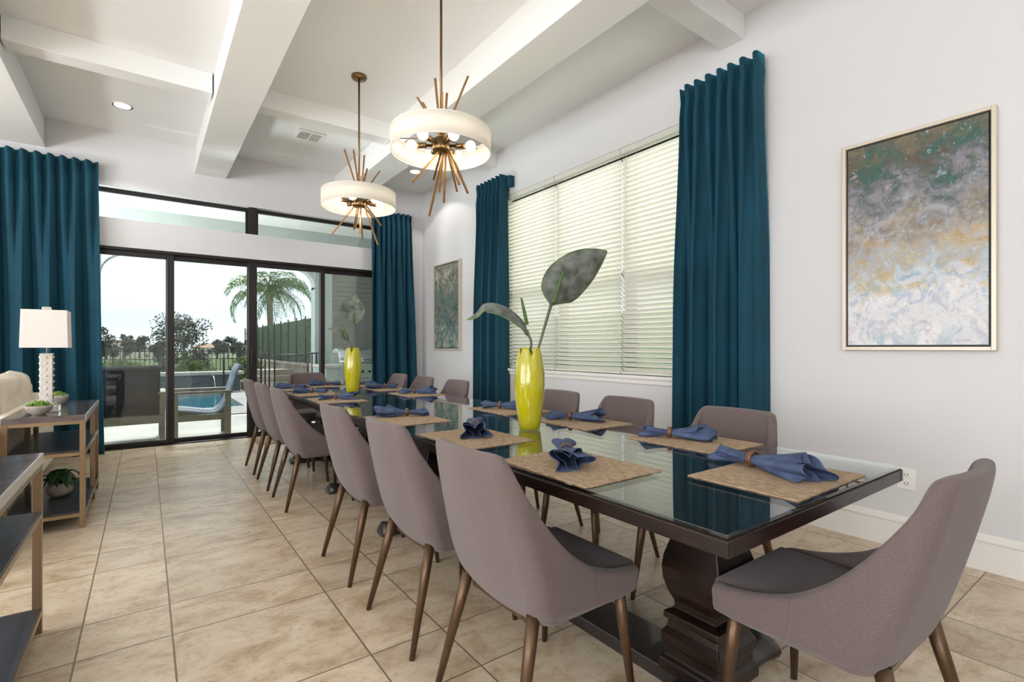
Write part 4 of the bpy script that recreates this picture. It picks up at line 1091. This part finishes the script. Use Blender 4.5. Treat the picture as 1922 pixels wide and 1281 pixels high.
def house(loc, w, d, h, rh, rz, label, rm, wm):
    t = thing('distant_house', label, 'house', loc, rz)
    box1(-w/2, w/2, -d/2, d/2, 0, h).obj('walls', wm, t)
    e = .5; mb = MB(); mb.add([(-w/2-e, -d/2-e, h), (w/2+e, -d/2-e, h), (w/2+e, d/2+e, h), (-w/2-e, d/2+e, h), (-w/4, 0, h+rh), (w/4, 0, h+rh)], [(0, 1, 5, 4), (1, 2, 5), (2, 3, 4, 5), (3, 0, 4), (3, 2, 1, 0)])
    mb.obj('hip_roof', rm, t)
    for i in range(4):
        x = -w/2+w*(i+.5)/4; box1(x-.6, x+.6, -d/2-.06, -d/2, .6, 2.2).obj('window', M['darkpane'], t)
roof2 = mat('far_tile_roof', (188, 146, 120), .9, var=(168, 128, 104), scale=1)
house(at(222, 140, -1.6), 9.5, 8, 3.0, 1.9, radians(-20), 'pale distant house with grey roof, left of the dark tree', M['roof'], M['housewall'])
house(at(258, 150, -1.6), 9, 8, 2.8, 1.7, radians(-40), 'distant house with brown roof next to the pale one', M['roof'], M['housewall'])
house(at(398, 165, -1.6), 9, 8, 2.8, 1.5, radians(-30), 'distant house with orange tile roof right of the dark tree', roof2, M['housewall'])

# palm
def palm(loc, H, label, seed=2):
    r = random.Random(seed); t = thing('palm_tree', label, 'palm tree', loc)
    MB().tube([(0, 0, 0), (.05, 0, H*.5), (0, 0, H*.93), (0, 0, H)], [.17, .14, .15, .21], 14).obj('trunk', M['trunk'], t)
    for i in range(26):
        a = 2*pi*i*.618*1.0+r.uniform(-.2, .2); el = radians(r.uniform(-5, 78)); L = r.uniform(2.1, 2.7)
        d = Vector((cos(a), sin(a), 0)); pts = []; p = Vector((0, 0, H)); ang = el
        for s in range(15):
            pts.append(p.copy()); p = p+(d*cos(ang)+UP*sin(ang))*L/14; ang -= radians(7.5+r.random()*2)
        mb = MB(); mb.tube(pts, [.03*(1-s/16) for s in range(15)], 5)
        sd = Vector((-d.y, d.x, 0))
        for s in range(2, 15):
            for sub in (0, .33, .66):
                k = min(s+sub, 14); b = pts[int(k)].lerp(pts[min(14, int(k)+1)], k-int(k)); ll = .72*sin(pi*min(1, (s+1)/15)**.8)+.12
                for sg in (-1, 1):
                    dr = (sd*sg*.65+d*.35+UP*r.uniform(-.15, .25)).normalized(); w = Vector((dr.y, -dr.x, .2)).normalized()*.02
                    m1 = b+dr*ll*.5+UP*-.03; m2 = b+dr*ll*.75+UP*(-.30*ll-.12)
                    mb.add([b-w, b+w, m1+w, m1-w, m2], [(0, 1, 2, 3), (3, 2, 4)])
        mb.obj('frond', M['palm'], t)
    return t
palm(at(506, 26, GZ), 4.1, 'tall feathery palm tree rising behind the hedge')
# greenery outside the side window
hedge(6.4, 7.2, -2, 9, -.25, 1.75, 'green hedge glimpsed through the blinds of the side window', m=M['hedge'], n=.8)


# added out-of-view lamp bodies that dress the upward fill lights
for (ux, uy, uz, up_), lb in zip(FILL_UPLIGHTS, ('added brass torchiere for ceiling fill, unseen left of the camera', 'added brass torchiere for ceiling fill, unseen behind the camera',
        'added brass torchiere for ceiling fill, unseen beyond the sofa', 'added brass torchiere for ceiling fill, unseen by the back wall', 'added wide bowl uplight for patio ceiling fill, unseen low on the patio')):
    gz = GZ if uy > FY else 0
    t = thing('floor_lamp', lb, 'lamp', (ux, uy, gz), 0)
    h = uz-gz
    MB().lathe([(.0, 0), (.16, 0), (.16, .02), (.02, .035), (.0, .035)], 24).obj('base', M['brassdark'], t)
    MB().tube([(0, 0, .03), (0, 0, h-.12)], .014, 10).obj('pole', M['brassdark'], t)
    MB().lathe([(.02, h-.13), (.16, h-.10), (.28, h-.05), (.34, h+.01), (.335, h+.01), (.27, h-.03), (.02, h-.10)], 36, cap=False).obj('bowl_shade', M['brass'], t)
